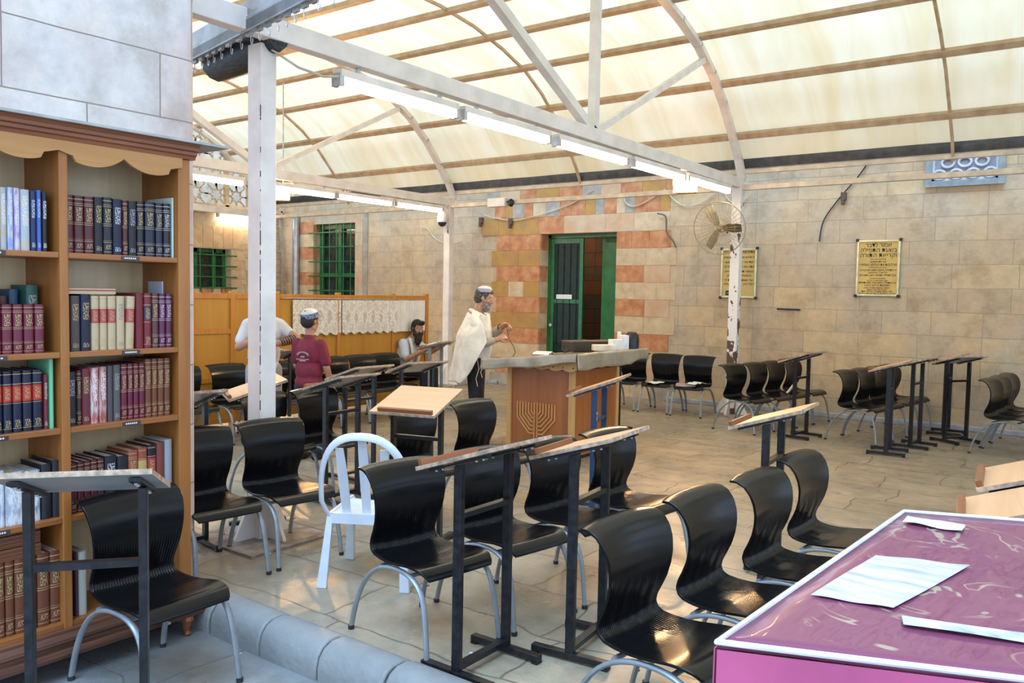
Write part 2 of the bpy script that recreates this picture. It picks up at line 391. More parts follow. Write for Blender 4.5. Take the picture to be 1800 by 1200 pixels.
# left far wall
XL=-16.0; mb=MB(); y0,y1,z0,z1=9.9,11.15,1.62,2.56
for a in ((3.2,y0,0,3.45),(y0,y1,0,z0),(y0,y1,z1,3.45),(y1,YW,0,3.45)): mb.box(XL-.4,XL,a[0],a[1],a[2],a[3])
struct(mb.build('wall_left',WALLL))
mb=MB(); mb.box(XL-.3,XL-.25,y0,y1,z0,z1); wi=struct(mb.build('window_2',GLASSD))
mb=MB()
for y in (y0,y0+.45,y0+.9,y1-.09): mb.box(XL-.24,XL-.18,y,y+.09,z0,z1)
mb.box(XL-.24,XL-.18,y0,y1,z1-.08,z1); mb.build('window_frame',GREENP,wi)
tag(grille(y0,y1,1,4,4,z0,z1,XL+.03).build('window_grille',GREENP,smooth=True),'low green iron bars on the far side window beside the bookcase','window grille')
mb=MB()
for i in range(7): mb.cur=i%2; mb.box(XL,XL+.012,9.7+i*.25,9.94+i*.25,2.58,3.04)
mb.cur=1
for k in range(5): mb.cur=k%2; mb.box(XL,XL+.012,11.16,11.5-.08*(k%2),z0+k*.2-.1,z0+.19+k*.2-.1)
for i in range(5): mb.cur=2+i%2; mb.box(XL-.2,XL+.02,9.92+i*.25,10.13+i*.25,1.5,1.70+.03*(i%2))
struct(mb.build('trim_4',[CRM,PEACH,RED,CRM]))
# star lattice above the left wall
LAT=M('carved limestone lattice',(.74,.58,.38),.7,var=.1); LBACK=M('pale render',(.72,.66,.56),.8)
t=thing('lattice_screen',(XL+.05,9.0,3.5),0,'pierced stone star lattice high on the far side wall, behind the roof beams','lattice')
mb=MB(); n8=6
for iy in range(8):
    for iz in range(4):
        cy,cz=.25+iy*.5,.22+iz*.42; r1,r2=.095,.24
        for k in range(8):
            a=k*PI/4+PI/8; b=a+PI/8
            p=(0,cy+r1*math.cos(a),cz+r1*math.sin(a)); q=(0,cy+.17*math.cos(b),cz+.17*math.sin(b)); q2=(0,cy+.17*math.cos(a-PI/8),cz+.17*math.sin(a-PI/8))
            mb.bar(p,q,.022,.04,(1,0,0)); mb.bar(p,q2,.022,.04,(1,0,0))
            if k%2==0: mb.bar(q,(0,cy+.25*math.cos(b)*1.2,cz+.21*math.sin(b)*1.35),.022,.04,(1,0,0))
            if k%2==1: mb.bar(q,(0,cy+.30*math.cos(b),cz+.30*math.sin(b)),.022,.04,(1,0,0))
mb.build('star_tracery',LAT,t)
mb=MB()
for y in (0,1.98,2.55,3.45): mb.box(-.02,.07,y-.045,y+.045,-.03,1.7)
for z in (-.03,1.68): mb.box(-.02,.07,-.04,3.45,z-.04,z+.04)
mb.build('lattice_frame',LAT,t)

mb=MB(); mb.box(XL-2.0,XL-1.8,7.0,14.5,0,6.0); struct(mb.build('wall_far_left',LBACK))
# near pillar wall behind the bookcase
mb=MB(); PX=-4.22; PY=2.73; r=.07
poly=[(-5.4,-5),(PX,-5)]+[(PX-r+r*math.cos(a),PY-r+r*math.sin(a)) for a in [i*PI/12 for i in range(7)]]+[(-5.4,PY)]
mb.prism(poly,lambda p:(p[0],p[1],-.1),lambda p:(p[0],p[1],5.3)); struct(mb.build('wall_pillar',PILM,smooth=True))
# kerb stones
KERB=M('grey limestone kerb',(.26,.26,.25),.55,var=.18,scale=7,bump=.5,bscale=25,col2=(.21,.215,.21))
prof=[(2.49,-.1),(2.488,-.02),(2.50,.03),(2.53,.068),(2.575,.088),(2.635,.088),(2.69,.068),(2.725,.03),(2.74,-.02),(2.74,-.1)]
KO=['first','second','third','fourth','fifth','sixth','seventh','eighth','ninth','tenth','eleventh','twelfth','thirteenth']
for i in range(13):
    x0=-4.19+i*.42; mb=MB()
    mb.prism(prof,lambda p:(x0+.006,p[0]+.004*math.sin(i*2.1),p[1]),lambda p:(x0+.414,p[0]+.004*math.sin(i*3.3),p[1]))
    tag(mb.build('kerb_stone',KERB,smooth=True,bevel=.01),'rounded grey kerb stone, %s from the bookcase'%KO[i],'kerb','kerb stones')
# ---------------------------------------------------------------- roof
ARCH=[(11.85,3.42),(11.68,3.70),(11.42,4.0),(11.06,4.38),(10.65,4.7),(10.2,4.95),(9.65,5.13),(9.0,5.28),(8.3,5.36),(7.6,5.38)]
ARCH=ARCH+[(15.2-y,z) for y,z in ARCH[-2::-1]]
def roofm():
    m,nt,b=newmat('translucent cream canvas')
    out=nt.nodes['Material Output']; tc=N(nt,'ShaderNodeTexCoord')
    mp=N(nt,'ShaderNodeMapping'); mp.inputs['Scale'].default_value=(2.2,.35,.35); nt.links.new(tc.outputs['Object'],mp.inputs[0])
    nz=N(nt,'ShaderNodeTexNoise'); nz.inputs['Scale'].default_value=1.3; nz.inputs['Detail'].default_value=5; nz.inputs['Distortion'].default_value=.8; nt.links.new(mp.outputs[0],nz.inputs[0])
    c=mixc(nt,ramp(nt,nz.outputs[0],[(.3,0.),(.7,1.)]),(.86,.70,.43),(.95,.86,.66))
    d=N(nt,'ShaderNodeBsdfDiffuse'); t=N(nt,'ShaderNodeBsdfTranslucent'); mx=N(nt,'ShaderNodeMixShader'); mx.inputs[0].default_value=.44
    nt.links.new(c,d.inputs[0]); nt.links.new(c,t.inputs[0])
    bp=N(nt,'ShaderNodeBump'); bp.inputs['Strength'].default_value=.6; bp.inputs['Distance'].default_value=.05
    nt.links.new(nz.outputs[0],bp.inputs['Height']); nt.links.new(bp.outputs[0],d.inputs['Normal']); nt.links.new(bp.outputs[0],t.inputs['Normal'])
    nt.links.new(d.outputs[0],mx.inputs[1]); nt.links.new(t.outputs[0],mx.inputs[2]); nt.links.new(mx.outputs[0],out.inputs[0])
    nt.nodes.remove(b); return m
ROOF=roofm()
def archpt(t):
    L=[0]
    for a,b in zip(ARCH,ARCH[1:]): L.append(L[-1]+math.dist(a,b))
    s=t*L[-1]
    for i in range(len(ARCH)-1):
        if s<=L[i+1]+1e-9:
            k=(s-L[i])/(L[i+1]-L[i]); return (ARCH[i][0]+(ARCH[i+1][0]-ARCH[i][0])*k, ARCH[i][1]+(ARCH[i+1][1]-ARCH[i][1])*k)
    return ARCH[-1]
def roofpt(u,v):
    t=.029+v*.943; y,z=archpt(t); a=archpt(min(1,t+.01)); b=archpt(max(0,t-.01))
    ny,nz=-(a[1]-b[1]),(a[0]-b[0]); l=math.hypot(ny,nz); ny/=l; nz/=l
    if nz<0: ny,nz=-ny,-nz
    x=-15.9+u*20.4
    sag=.022*math.sin(v*PI*14)**2+.012*noise.noise((x*1.5,v*9,0))
    return (x,y+ny*(.085+sag),z+nz*(.085+sag))
mb=MB(); mb.grid(roofpt,90,84); struct(mb.build('ceiling',ROOF,smooth='all'))
XT=(-15.7,-10.16,-4.65,.9)
NAMES=['farthest roof truss, at the left end by the star lattice','second roof truss, over the seated man','nearest full roof truss, with three struts fanning from its middle','roof truss over the table at the right, out past the last lamp']
for X,nm in zip(XT,NAMES):
    t=thing('roof_truss',(X,7.65,3.3),0,'white painted steel '+nm,'roof truss')
    mb=MB(); mb.bar((0,-4.9,.13),(0,4.15,.06),.10,.14); mb.build('bottom_chord',WHITE,t,bevel=.006)
    mb=MB()
    pts=[Vector((0,y-7.65,z-3.3)) for y,z in ARCH]
    for a,b in zip(pts,pts[1:]): mb.bar(a,b+(b-a).normalized()*.012,.07,.11,(1,0,0))
    mb.build('arch_chord',WHITE,t)
    for a,b,wd in (((0,0,.12),(0,2.72,1.50),.07),((0,0,.12),(0,-2.72,1.50),.09),((0,0,.12),(0,0,2.05),.09)):
        mb=MB(); mb.bar(a,b,wd,wd,(1,0,0)); mb.build('strut',WHITE,t)
# purlins
PUR=M('brown-cream painted purlin',(.56,.42,.27),.55,var=.15,scale=8,col2=(.42,.28,.16))
pn=['lowest purlin on the wall side','second purlin up from the wall','third purlin up from the wall','fourth purlin up from the wall','fifth purlin up from the wall','ridge purlin','first purlin past the ridge on the near side','second purlin past the ridge on the near side','third purlin past the ridge on the near side','fourth purlin past the ridge on the near side','lowest purlin on the near side']
for k in range(11):
    v=.068+k*(1-.136)/10; y,z=archpt(v); a=archpt(v+.01); b=archpt(v-.01); ang=math.atan2(a[1]-b[1],a[0]-b[0])
    mb=MB(); mb.box(-15.9,4.4,-.045,.045,-.03,.03); 
    o=mb.build('roof_purlin',PUR); ny,nz=-math.sin(ang),math.cos(ang)
    if nz<0: ny,nz=-ny,-nz
    o.location=(0,y+ny*.05,z+nz*.05); o.rotation_euler=(ang,0,0)
    tag(o,'long steel '+pn[k]+' under the canvas','purlin')
# thin ribs half-way between the trusses
for X,nm in ((-13.0,'beyond the second truss'),(-7.4,'between the second and third trusses'),(-1.9,'right of the fan post')):
    mb=MB(); pts=[Vector((X,y,z+.06)) for y,z in ARCH]
    for a,b in zip(pts,pts[1:]): mb.bar(a,b,.035,.035,(1,0,0))
    tag(mb.build('roof_rib',PUR),'thin curved steel rib of the canvas roof, '+nm,'roof rib')
# eaves along the wall
mb=MB(); mb.box(-15.85,4.4,11.66,11.75,3.255,3.325); tag(mb.build('eaves_beam',CREAMP,bevel=.005),'long cream box beam joining the tops of the wall-side posts','beam')
mb=MB(); mb.box(-15.85,4.4,11.80,11.86,3.505,3.565); mb.box(-15.85,4.4,11.86,11.872,3.53,3.59)
tag(mb.build('gutter',CREAMP,bevel=.004),'cream steel gutter running above the eaves beam along the back wall','gutter')
DARKF=M('near-black brown',(.05,.045,.04),.5,var=.3)
mb=MB(); mb.box(-15.85,4.4,11.80,11.812,3.58,3.72); tag(mb.build('eaves_band',DARKF),'dark strip between the canvas edge and the gutter','band')  # thin dark band set just below the canvas edge
# posts
def post(x,y,label,base=True,rust=False):
    t=thing('support_post',(x,y,0),0,label,'post')
    m=RUSTP if rust else WHITE
    mb=MB(); mb.box(-.07,.07,-.065,.065,0,3.34); mb.build('post_shaft',m,t,bevel=.008)
    if base:
        mb=MB(); g=.012
        for s in (-1,1):
            mb.prism([(.06*s,.0),(.25*s,.0),(.25*s,.03),(.07*s,.34),(.06*s,.34)],lambda p:(p[0],-g,p[1]),lambda p:(p[0],g,p[1]))
            mb.prism([(.06*s,.0),(.22*s,.0),(.22*s,.03),(.07*s,.34),(.06*s,.34)],lambda p:(-g,p[0],p[1]),lambda p:(g,p[0],p[1]))
        mb.build('gusset_plate',WHITE,t)
        mb=MB(); mb.box(-.36,.34,-.33,.33,0,.016); mb.build('base_plate',RUSTB,t)
    return t
def flaking(name,base,spot,thr):
    m,nt,b=newmat(name); tc=N(nt,'ShaderNodeTexCoord'); nz=N(nt,'ShaderNodeTexNoise'); nz.inputs['Scale'].default_value=11; nz.inputs['Detail'].default_value=5
    mp=N(nt,'ShaderNodeMapping'); mp.inputs['Scale'].default_value=(1,1,.6); nt.links.new(tc.outputs['Object'],mp.inputs[0]); nt.links.new(mp.outputs[0],nz.inputs[0])
    sp=N(nt,'ShaderNodeSeparateXYZ'); nt.links.new(tc.outputs['Object'],sp.inputs[0])
    zz=ramp(nt,N_div(nt,sp.outputs[2],3.3),[(.0,.10),(.46,.12),(.56,0.)])
    ad=N(nt,'ShaderNodeMath',operation='ADD'); nt.links.new(nz.outputs[0],ad.inputs[0]); nt.links.new(zz,ad.inputs[1])
    f=ramp(nt,ad.outputs[0],[(thr,0.),(thr+.02,1.)])
    nt.links.new(mixc(nt,f,base,spot),b.inputs['Base Color']); b.inputs['Roughness'].default_value=.5; return m
def N_div(nt,src,v):
    a=N(nt,'ShaderNodeMath',operation='DIVIDE'); nt.links.new(src,a.inputs[0]); a.inputs[1].default_value=v; return a.outputs[0]
RUSTP=flaking('flaking white paint over rust',(.82,.76,.70),(.10,.05,.03),.625)
RUSTB=M('rusty painted base plate',(.38,.33,.28),.7,var=.4,scale=9,col2=(.16,.10,.07))
fp=post(-4.76,3.56,'big white steel post at the front, paint chipped along its edge, beside the bookcase')
# chipped corner of the front post
mb=MB(); rg=random.Random(5); z=.9
while z<2.9:
    h=rg.uniform(.01,.10); wd=rg.uniform(.0015,.0045); mb.box(.0702,.0712,-.066,-.066+wd,z,z+h); mb.box(.070-wd,.0705,-.0662,-.0652,z,z+h); z+=h+rg.uniform(.0,.05)*(1 if z<2.1 else 5)
mb.build('chipped_edge',DARKF,fp)
post(-4.65,11.71,'white steel post carrying the caged fan, rusty patches on its lower half',rust=True)
post(-10.16,11.71,'white steel post with the dome camera, behind the seated man')
post(-15.7,11.71,'farthest cream post in the corner beside the drainpipe',base=False)
# curtain rail across the front
RAILM=M('blue-grey galvanised rail',(.38,.42,.45),.4,metal=.25,var=.15,scale=6,col2=(.26,.24,.22))
a=Vector((-5.75,3.60,3.42)); b=Vector((-3.0,3.02,3.42)); d=(b-a).normalized()
t=thing('curtain_rail',a,math.atan2(d.y,d.x),'blue-grey steel rail with hanging curtain hooks across the top of the front post','curtain rail')
L=(b-a).length; mb=MB(); mb.box(0,L,-.03,.03,.02,.12); mb.box(0,L,-.04,.02,-.07,.0); mb.box(0,L,-.04,-.03,-.075,.02); mb.build('rail_channel',RAILM,t,bevel=.004)
rg=random.Random(4); x=.15
while x<L-.1:
    mb=MB(); mb.box(x-.03,x+.03,-.02,.0,-.095,-.07); x+=rg.uniform(.10,.17); mb.build('hook_carrier',RAILM,t)
    mb=MB(); x-=.0; k=x-.13; mb.tube([(k,-.01,-.09),(k,-.01,-.13),(k+.008,-.01,-.15),(k+.02,-.01,-.155),(k+.028,-.01,-.14),(k+.028,-.01,-.12)],.0028,5); mb.build('curtain_hook',BLADE,t,smooth=True)
mb=MB(); mb.tube([(0,0,0),(.5,0,0),(.95,.02,.02)],.12,12,rr=[.13,.135,.07]); o=mb.build('rolled_blind',M('black slatted blind',(.03,.03,.035),.5,var=.5,scale=60,stretch=(.2,1,1)),smooth=True)
o.location=(-5.55,3.76,3.38); o.rotation_euler=(0,rad(2),math.atan2(d.y,d.x)); tag(o,'black rolled-up blind stuffed behind the rail at upper left','blind')
# ================================================================== LAMPS
TUBE=emis('lit fluorescent tube',(1.0,.86,.66),30)
HALO=emis('lit halogen glass',(1.0,.46,.13),260)
def tube_light(p,q,label,em=True):
    p=Vector(p);q=Vector(q); d=q-p; L=d.length
    t=thing('tube_light',p,math.atan2(d.y,d.x),label,'ceiling light','fluorescent lights')
    del t['group']
    mb=MB(); mb.box(0,L,-.05,.05,.02,.075); mb.build('housing',WHITE,t,bevel=.008)
    for e in (.2,L-.2): mb=MB(); mb.box(e-.015,e+.015,-.012,.012,.075,.17); mb.build('mounting_clip',BLADE,t)
    mb=MB(); mb.tube([(.03,0,-.012),(L-.03,0,-.012)],.038,12); mb.build('diffuser',TUBE,t,smooth=True)
    for e in (-.012,L-.03): mb=MB(); mb.box(e,e+.042,-.045,.045,-.045,.045); mb.build('end_cap',BLADE,t)
    return t
zc=3.22
for y0,y1,nm in ((4.12,5.42,'nearest lit fluorescent light under the near roof beam'),(5.50,6.80,'second lit fluorescent light from the front post, under the near roof beam'),(6.95,8.35,'lit fluorescent light under the near beam, just past the foot of the fanning struts'),(8.50,9.85,'lit fluorescent light on the near beam, next to the orange floodlight'),(9.95,11.35,'lit fluorescent light at the wall end of the near beam, above the fan')):
    tube_light((-4.65,y0,zc),(-4.65,y1,zc),nm)
for y0,y1,nm in ((5.6,7.28,'lit fluorescent light under the second beam, left of the front post'),(7.62,8.95,'lit fluorescent light under the second beam, right of the front post'),(9.0,10.22,'third lit fluorescent light along the second beam'),(10.3,11.5,'lit fluorescent light on the second beam nearest the dome camera')):
    tube_light((-10.16,y0,zc-.02),(-10.16,y1,zc-.02),nm)
tube_light((-15.9,10.75,3.28),(-15.9,12.0,3.28),'small lit fluorescent light on the far side wall above the ladder')
def area(name,loc,target,size,power,col,parent=None,spread=None):
    l=bpy.data.lights.new(name,'AREA'); l.size=size; l.energy=power; l.color=col
    o=bpy.data.objects.new(name,l); COL.objects.link(o); o.location=loc
    o.rotation_euler=(Vector(target)-Vector(loc)).to_track_quat('-Z','Y').to_euler(); return o
def floodlight(loc,yaw,label,power,hang=0):
    t=thing('floodlight',loc,yaw,label,'floodlight')
    mb=MB(); pr=[(-.16,.10),(.16,.10),(.10,-.07),(-.10,-.07)]
    mb.prism(pr,lambda p:(p[1],p[0],-.10),lambda p:(p[1]*.5-.02,p[0]*.8,.12)); mb.build('reflector_body',M('orange lit casing',(.55,.28,.08),.5),t)
    mb=MB(); mb.box(.102,.108,-.15,.15,-.09,.09); mb.build('lens_glass',HALO,t)
    mb=MB(); mb.bar((0,-.17,0),(0,-.17,.2),.02,.01); mb.bar((0,.17,0),(0,.17,.2),.02,.01); mb.bar((0,-.17,.2),(0,.17,.2),.02,.01); mb.build('yoke',BLADE,t)
    if hang: mb=MB(); mb.tube([(0,0,.2),(0,0,hang)],.012,8); mb.build('hanger_rod',BLADE,t)
    l=bpy.data.lights.new('halogen_lamp','SPOT'); l.energy=power; l.color=(1.0,.60,.28); l.spot_size=rad(150); l.spot_blend=.6; l.shadow_soft_size=.12
    o=bpy.data.objects.new('halogen_lamp',l); COL.objects.link(o); o.parent=t; o.location=(.13,0,0); o.rotation_euler=(0,rad(-90),0)
    return t
floodlight((-4.78,10.25,3.17),rad(-75),'glowing halogen floodlight under the near beam, left of the fan',500)
floodlight((-11.6,9.1,3.30),rad(-60),'glowing halogen floodlight at the left, seen just right of the front post',700,1.86)
# ================================================================== CHAIRS
PROF=[(-.25,.84,.235),(-.215,.835,.237),(-.18,.815,.237),(-.15,.78,.234),(-.132,.735,.228),(-.126,.685,.222),(-.130,.635,.216),(-.143,.585,.210),(-.162,.54,.205),(-.182,.50,.203),(-.190,.465,.204),(-.178,.435,.207),(-.15,.418,.210),(-.10,.410,.214),(-.04,.408,.219),(.02,.412,.225),(.08,.42,.229),(.14,.428,.230),(.19,.427,.227),(.23,.418,.220),(.258,.398,.205),(.266,.38,.192)]
def shell_pt(i,j):
    t=i*(len(PROF)-1); k=min(int(t),len(PROF)-2); f=t-k
    a,b=PROF[k],PROF[k+1]; u=a[0]+(b[0]-a[0])*f; z=a[1]+(b[1]-a[1])*f; hw=a[2]+(b[2]-a[2])*f
    v=(j*2-1); y=v*hw
    if z>.5: u+= -.022*(1-v*v)*min(1,(z-.5)/.15)*(1 if z<.8 else .6)
    else: z-= .010*(1-v*v)*(1 if u<.2 else .2)
    z+=-.012*abs(v)**3*max(0,1-i/.10)
    w_=max(0,min(1,(.66-z)/.09))*max(0,min(1,(.04-u)/.12))*max(0,min(1,(1-abs(v))/.06)) if z>.40 else 0
    if w_>0:
        d=.0021*w_*math.cos(j*31*2*PI); u+=d*min(1,max(0,(z-.41)/.05)); z+=d*max(0,1-max(0,(z-.41)/.05))
    return (u,y,z)
def frame_mb(s):
    y=s*.215; P=[(-.31,0),(-.292,.09),(-.265,.17),(-.225,.25),(-.17,.315),(-.10,.36),(-.02,.386),(.06,.392),(.13,.388),(.19,.368),(.235,.33),(.262,.27),(.278,.19),(.292,.10),(.305,.0)]
    pts=[]
    for a,b in zip(P,P[1:]):
        for f in (0,.5): pts.append((a[0]+(b[0]-a[0])*f,y*(1+.06*(1-min(1,(a[1]+(b[1]-a[1])*f)/.3))),a[1]+(b[1]-a[1])*f+.006))
    pts.append((P[-1][0],y*1.06,.006))
    for _ in range(2):
        q=pts[:]
        for i in range(1,len(pts)-1): q[i]=tuple((pts[i-1][c]+2*pts[i][c]+pts[i+1][c])/4 for c in range(3))
        pts=q
    return MB().tube(pts,.013,10,rr=[(.0105,.015)]*len(pts))
def make_chair(loc,rz,label,group):
    t=thing('black_chair',loc,rz,label,'chair',group)
    o=MB().grid(shell_pt,60,190,thick=-.011).build('seat_shell',CHAIRM,t,smooth='all')
    for s in (-1,1):
        f=frame_mb(s).build('leg_frame',GREYST,t,smooth=True)
        for fx in (-.31,.305): mb=MB(); mb.lathe([(.0,-.001),(.016,-.001),(.016,.02),(.0,.02)],(fx,s*.228,.0),10); mb.build('foot_cap',RUBBER,f)
    for x,z in ((-.10,.372),(.14,.383)):
        MB().tube([(x,-.215,z),(x,.215,z)],.011,8).build('cross_tube',GREYST,t,smooth=True)
    mb=MB(); mb.tube([(.289,.22,.12),(.289,.250,.12)],.007,6); mb.build('link_bar',GREYST,t,smooth=True)
    mb=MB(); mb.tube([(-.282,.22,.12),(-.282,.250,.12)],.007,6); mb.build('link_bar',GREYST,t,smooth=True)
    return t
G1='black chairs in the front courtyard rows'
CH=[('c1',-3.50,2.04,1,-.08,'black moulded chair directly in front of the bookcase, behind the grey-topped desk'),
('c2',-4.43,2.93,-7,0,'black moulded chair half hidden behind the end of the bookcase wall'),
('c3',-4.38,3.46,-7,0,'black moulded chair standing against the foot of the big front post'),
('c3b',-5.56,4.86,2,0,'black moulded chair behind the white plastic chair, to its left'),
('dA',-5.70,4.40,2,0,'black moulded chair seen right behind the front post'),
('c4',-2.77,3.05,-9,0,'black moulded chair in front of the white plastic chair, just behind the kerb'),
('c5',-2.68,3.60,-9,0,'black moulded chair behind the legs of the first front reading stand'),
('c6',-2.60,4.13,-8,0,'black moulded chair between the two front reading stands, third back from the kerb'),
('c7',-2.50,4.68,-6,0,'black moulded chair behind the second front reading stand, its seat end catching an orange glint'),
('c8',-4.20,4.62,-4,0,'black moulded chair whose back shows below the empty tilted desk'),
('c9',-4.06,5.20,-4,0,'black moulded chair right of the tilted desk, next to the standing man'),
('b1',-1.36,2.87,-5,0,'large black moulded chair nearest the corner of the pink table'),
('b2',-1.32,3.47,-4,0,'second black chair back from the pink table corner, orange glare on its seat'),
('b3',-1.25,4.05,-4,0,'third black chair along the pink table, between the others of that row'),
('b4',-1.25,4.70,-3,0,'farthest black chair of the row beside the pink table'),
('w1',-3.96,10.42,-12,0,'leftmost chair of the four by the fan post, its side frame in full view'),
('w2',-3.84,10.90,-9,0,'second chair of the four by the fan post'),
('w3',-3.76,11.38,-9,0,'third chair by the fan post, a white paper on its seat'),
('w4',-3.68,11.86,-9,0,'chair nearest the wall beside the fan post, behind a reading stand'),
('x1',-2.60,10.65,-9,0,'first chair left of the three crowded reading stands by the wall'),
('x2',-2.52,11.13,-9,0,'second chair behind the leftmost of the crowded reading stands'),
('x3',-2.46,11.61,-9,0,'third chair back among the crowded reading stands'),
('x4',-2.40,12.07,-9,0,'chair touching the wall behind the crowded reading stands'),
('y1',-1.06,10.84,-10,0,'front chair of the row cut off by the right edge'),
('y2',-1.02,11.34,-8,0,'middle chair of the row at the right edge'),
('y3',-.98,11.84,-8,0,'rear chair of the row at the right edge, nearest the wall'),
('wa',-5.58,11.30,-87,0,'chair with its back to the striped door wall, an open paper on the seat'),
('wb',-5.06,11.30,-87,0,'chair against the wall right of the door, with books heaped on the seat'),
('wc',-6.12,11.30,-87,0,'chair against the wall mostly hidden behind the menorah cabinet'),
('p0',-8.15,5.15,-2,0,'chair by the wooden screen, leftmost, cut off by the bookcase wall'),
('p1',-8.12,5.72,-2,0,'chair by the wooden screen, just left of the man in the white shirt'),
('p2',-8.05,6.30,-2,0,'chair by the wooden screen, seen right of the front post'),
('p3',-8.12,6.82,-2,0,'chair by the wooden screen, hidden behind the boy in the maroon shirt'),
('p4',-8.15,7.32,-2,0,'chair by the wooden screen, just right of the boy in the maroon shirt'),
('p5',-8.15,7.82,-2,0,'chair by the wooden screen, under the middle of the lace curtain'),
('p6',-8.18,8.32,-2,0,'chair by the wooden screen, nearest the seated man'),
('p7',-8.86,9.10,8,0,'chair the seated man sits on')]
proto=None
for k,x,y,a,z,lb in CH:
    g='black moulded chairs'
    if proto is None: proto=make_chair((x,y,z),rad(a),lb,g)
    else: dup(proto,(x,y,z),rad(a),lb,g)
# ================================================================== READING STANDS
def make_stand(loc,rz,label,under=DESKUNDER,steel=BLACKST,zc=1.0,tilt=18,W=.48,D=.43,ps=.36,ledge=True,name='reading_stand'):
    t=thing(name,loc,rz,label,'reading stand','reading stands')
    tr=rad(tilt); c,s=math.cos(tr),math.sin(tr)
    for sg in (-1,1):
        mb=MB(); v=sg*ps/2
        mb.prism([(-.022,.03),(.022,.03),(.022,zc-.022+.007),(-.022,zc-.022-.007)],lambda p:(p[0],v-.014,p[1]),lambda p:(p[0],v+.014,p[1]))
        p=mb.build('upright',steel,t,bevel=.003)
        mb=MB(); mb.prism([(-.17,-.001),(.17,-.001),(.17,-.013),(-.17,-.013)],lambda p:(p[0]*c-p[1]*s*0,v-.018,zc+p[0]*s+p[1]-.004),lambda p:(p[0]*c,v+.018,zc+p[0]*s+p[1]-.004)); mb.build('desk_bracket',steel,p)
        mb=MB()
        for k in (-.14,-.10,.10,.14): mb.lathe([(0,-.008),(.006,-.008),(.007,0),(0,0)],(k*c,v,zc+k*s-.018),8)
        mb.build('screws',BLADE,p)
        mb=MB(); mb.box(-.20,.20,v-.02,v+.02,.012,.042); mb.box(-.20,-.165,v-.022,v+.022,0,.012); mb.box(.165,.20,v-.022,v+.022,0,.012); mb.build('foot_bar',steel,t,bevel=.003)
    mb=MB(); mb.box(-.02,.02,-ps/2+.014,ps/2-.014,.045,.07); mb.build('lower_crossbar',steel,t)
    mb=MB(); mb.box(-.018,.018,-ps/2+.014,ps/2-.014,.75*zc-.012,.75*zc+.012); mb.build('upper_crossbar',steel,t)
    M4=Matrix.Translation((0,0,zc))@Matrix.Rotation(-tr,4,'Y')
    mb=MB(); mb.box(-D/2,D/2,-W/2,W/2,0,.018,M4); d=mb.build('desk_top',[DESKTOP,DESKEDGE,under],t)
    for p in d.data.polygons:
        n=p.normal; ln=(M4.inverted().to_3x3()@n)
        p.material_index=0 if ln.z>.9 else (2 if ln.z<-.9 else 1)
    if ledge:
        mb=MB(); mb.box(-D/2+.004,-D/2+.03,-W/2+.02,W/2-.06,.018,.045,M4); mb.build('book_ledge',wood_ledge,d,bevel=.003)
    return t
wood_ledge=wood('brown ledge strip',(.26,.09,.03),(.19,.06,.02),1,.4,1)
ST=[('S0',-2.845,1.41,-39,-.08,1.12,19,'reading stand in front of the bookcase, its grey underside showing',{}),
('S1',-2.33,2.96,0,0,.985,18,'front reading stand with long black legs, nearest the kerb at the centre',{}),
('S2',-2.06,3.44,6,0,1.0,17,'front reading stand just right of the nearest one, wider oak desk pointing at the cabinet',{}),
('SM',-3.88,4.17,106,0,.965,16,'empty reading stand turned to the viewer, smooth beech top and red-brown ledge',{}),
('S3',-1.68,4.92,5,0,1.01,18,'reading stand rising behind the chairs right of centre, ledge at its left end',{}),
('S4',-3.24,10.42,-8,0,.99,19,'reading stand in front of the four chairs by the fan post',{}),
('S5',-2.13,10.02,6,0,.98,17,'nearest of the crowded reading stands left of the wall niche',{}),
('S6',-1.98,10.70,-5,0,1.0,17,'middle one of the crowded reading stands, close behind the nearest',{}),
('S7',-1.66,11.40,-32,0,1.0,15,'reading stand by the wall with a pale underside, turned aside',{}),
('S8',-1.86,12.0,0,0,.97,18,'reading stand touching the wall, behind the one with the pale underside',{}),
('S9',-.30,4.16,6,0,1.0,19,'bright orange-brown desk cut by the right edge, metal-edged',{}),
('S10',-.30,3.66,8,0,.955,19,'orange-brown desk peeping over the far edge of the pink table',{}),
('S11',-5.20,3.82,62,0,.98,18,'pale blond desk behind the front post, glossy and turned away',{}),
('S12',-4.93,3.04,-8,0,.98,18,'reading stand at the left, grey underside, in front of the half hidden chair',{}),
('S13',-5.13,4.62,2,0,.97,17,'reading stand standing over the chair behind the white plastic chair',{}),
('S14',-5.66,5.31,0,0,.96,18,'reading stand with a small purple bag on its desk',{}),
('S15',-5.64,6.05,-14,0,.965,17,'reading stand halfway between the purple bag and the standing man',{}),
('S16',-7.98,8.95,14,0,.95,15,'grey-legged reading stand the seated man leans on',{}),
('S17',-7.55,5.80,-20,0,.99,16,'reading stand beside the boy, open book on it',{}),
('S18',-7.3,4.25,10,0,1.0,17,'reading stand whose desk corner peeps out beside the bookcase wall',{}),
('S19',-3.30,5.62,18,0,1.01,20,'navy-legged reading stand in front of the menorah cabinet',{}),
('S20',-5.25,9.25,0,0,.95,15,'black reading stand half hidden behind the cabinet, one foot showing',{})]
ps1=None; STO={}
for k,x,y,a,z,zc_,tl,lb,kw in ST:
    if k=='S16': kw=dict(steel=GREYST)
    if k=='SM': kw=dict(D=.47)
    if k=='S19': kw=dict(steel=NAVYST)
    STO[k]=make_stand((x,y,z),rad(a),lb,zc=zc_,tilt=tl,**kw)
o=STO['S19']; mb=MB(); c=(.0225,-.18,.80)
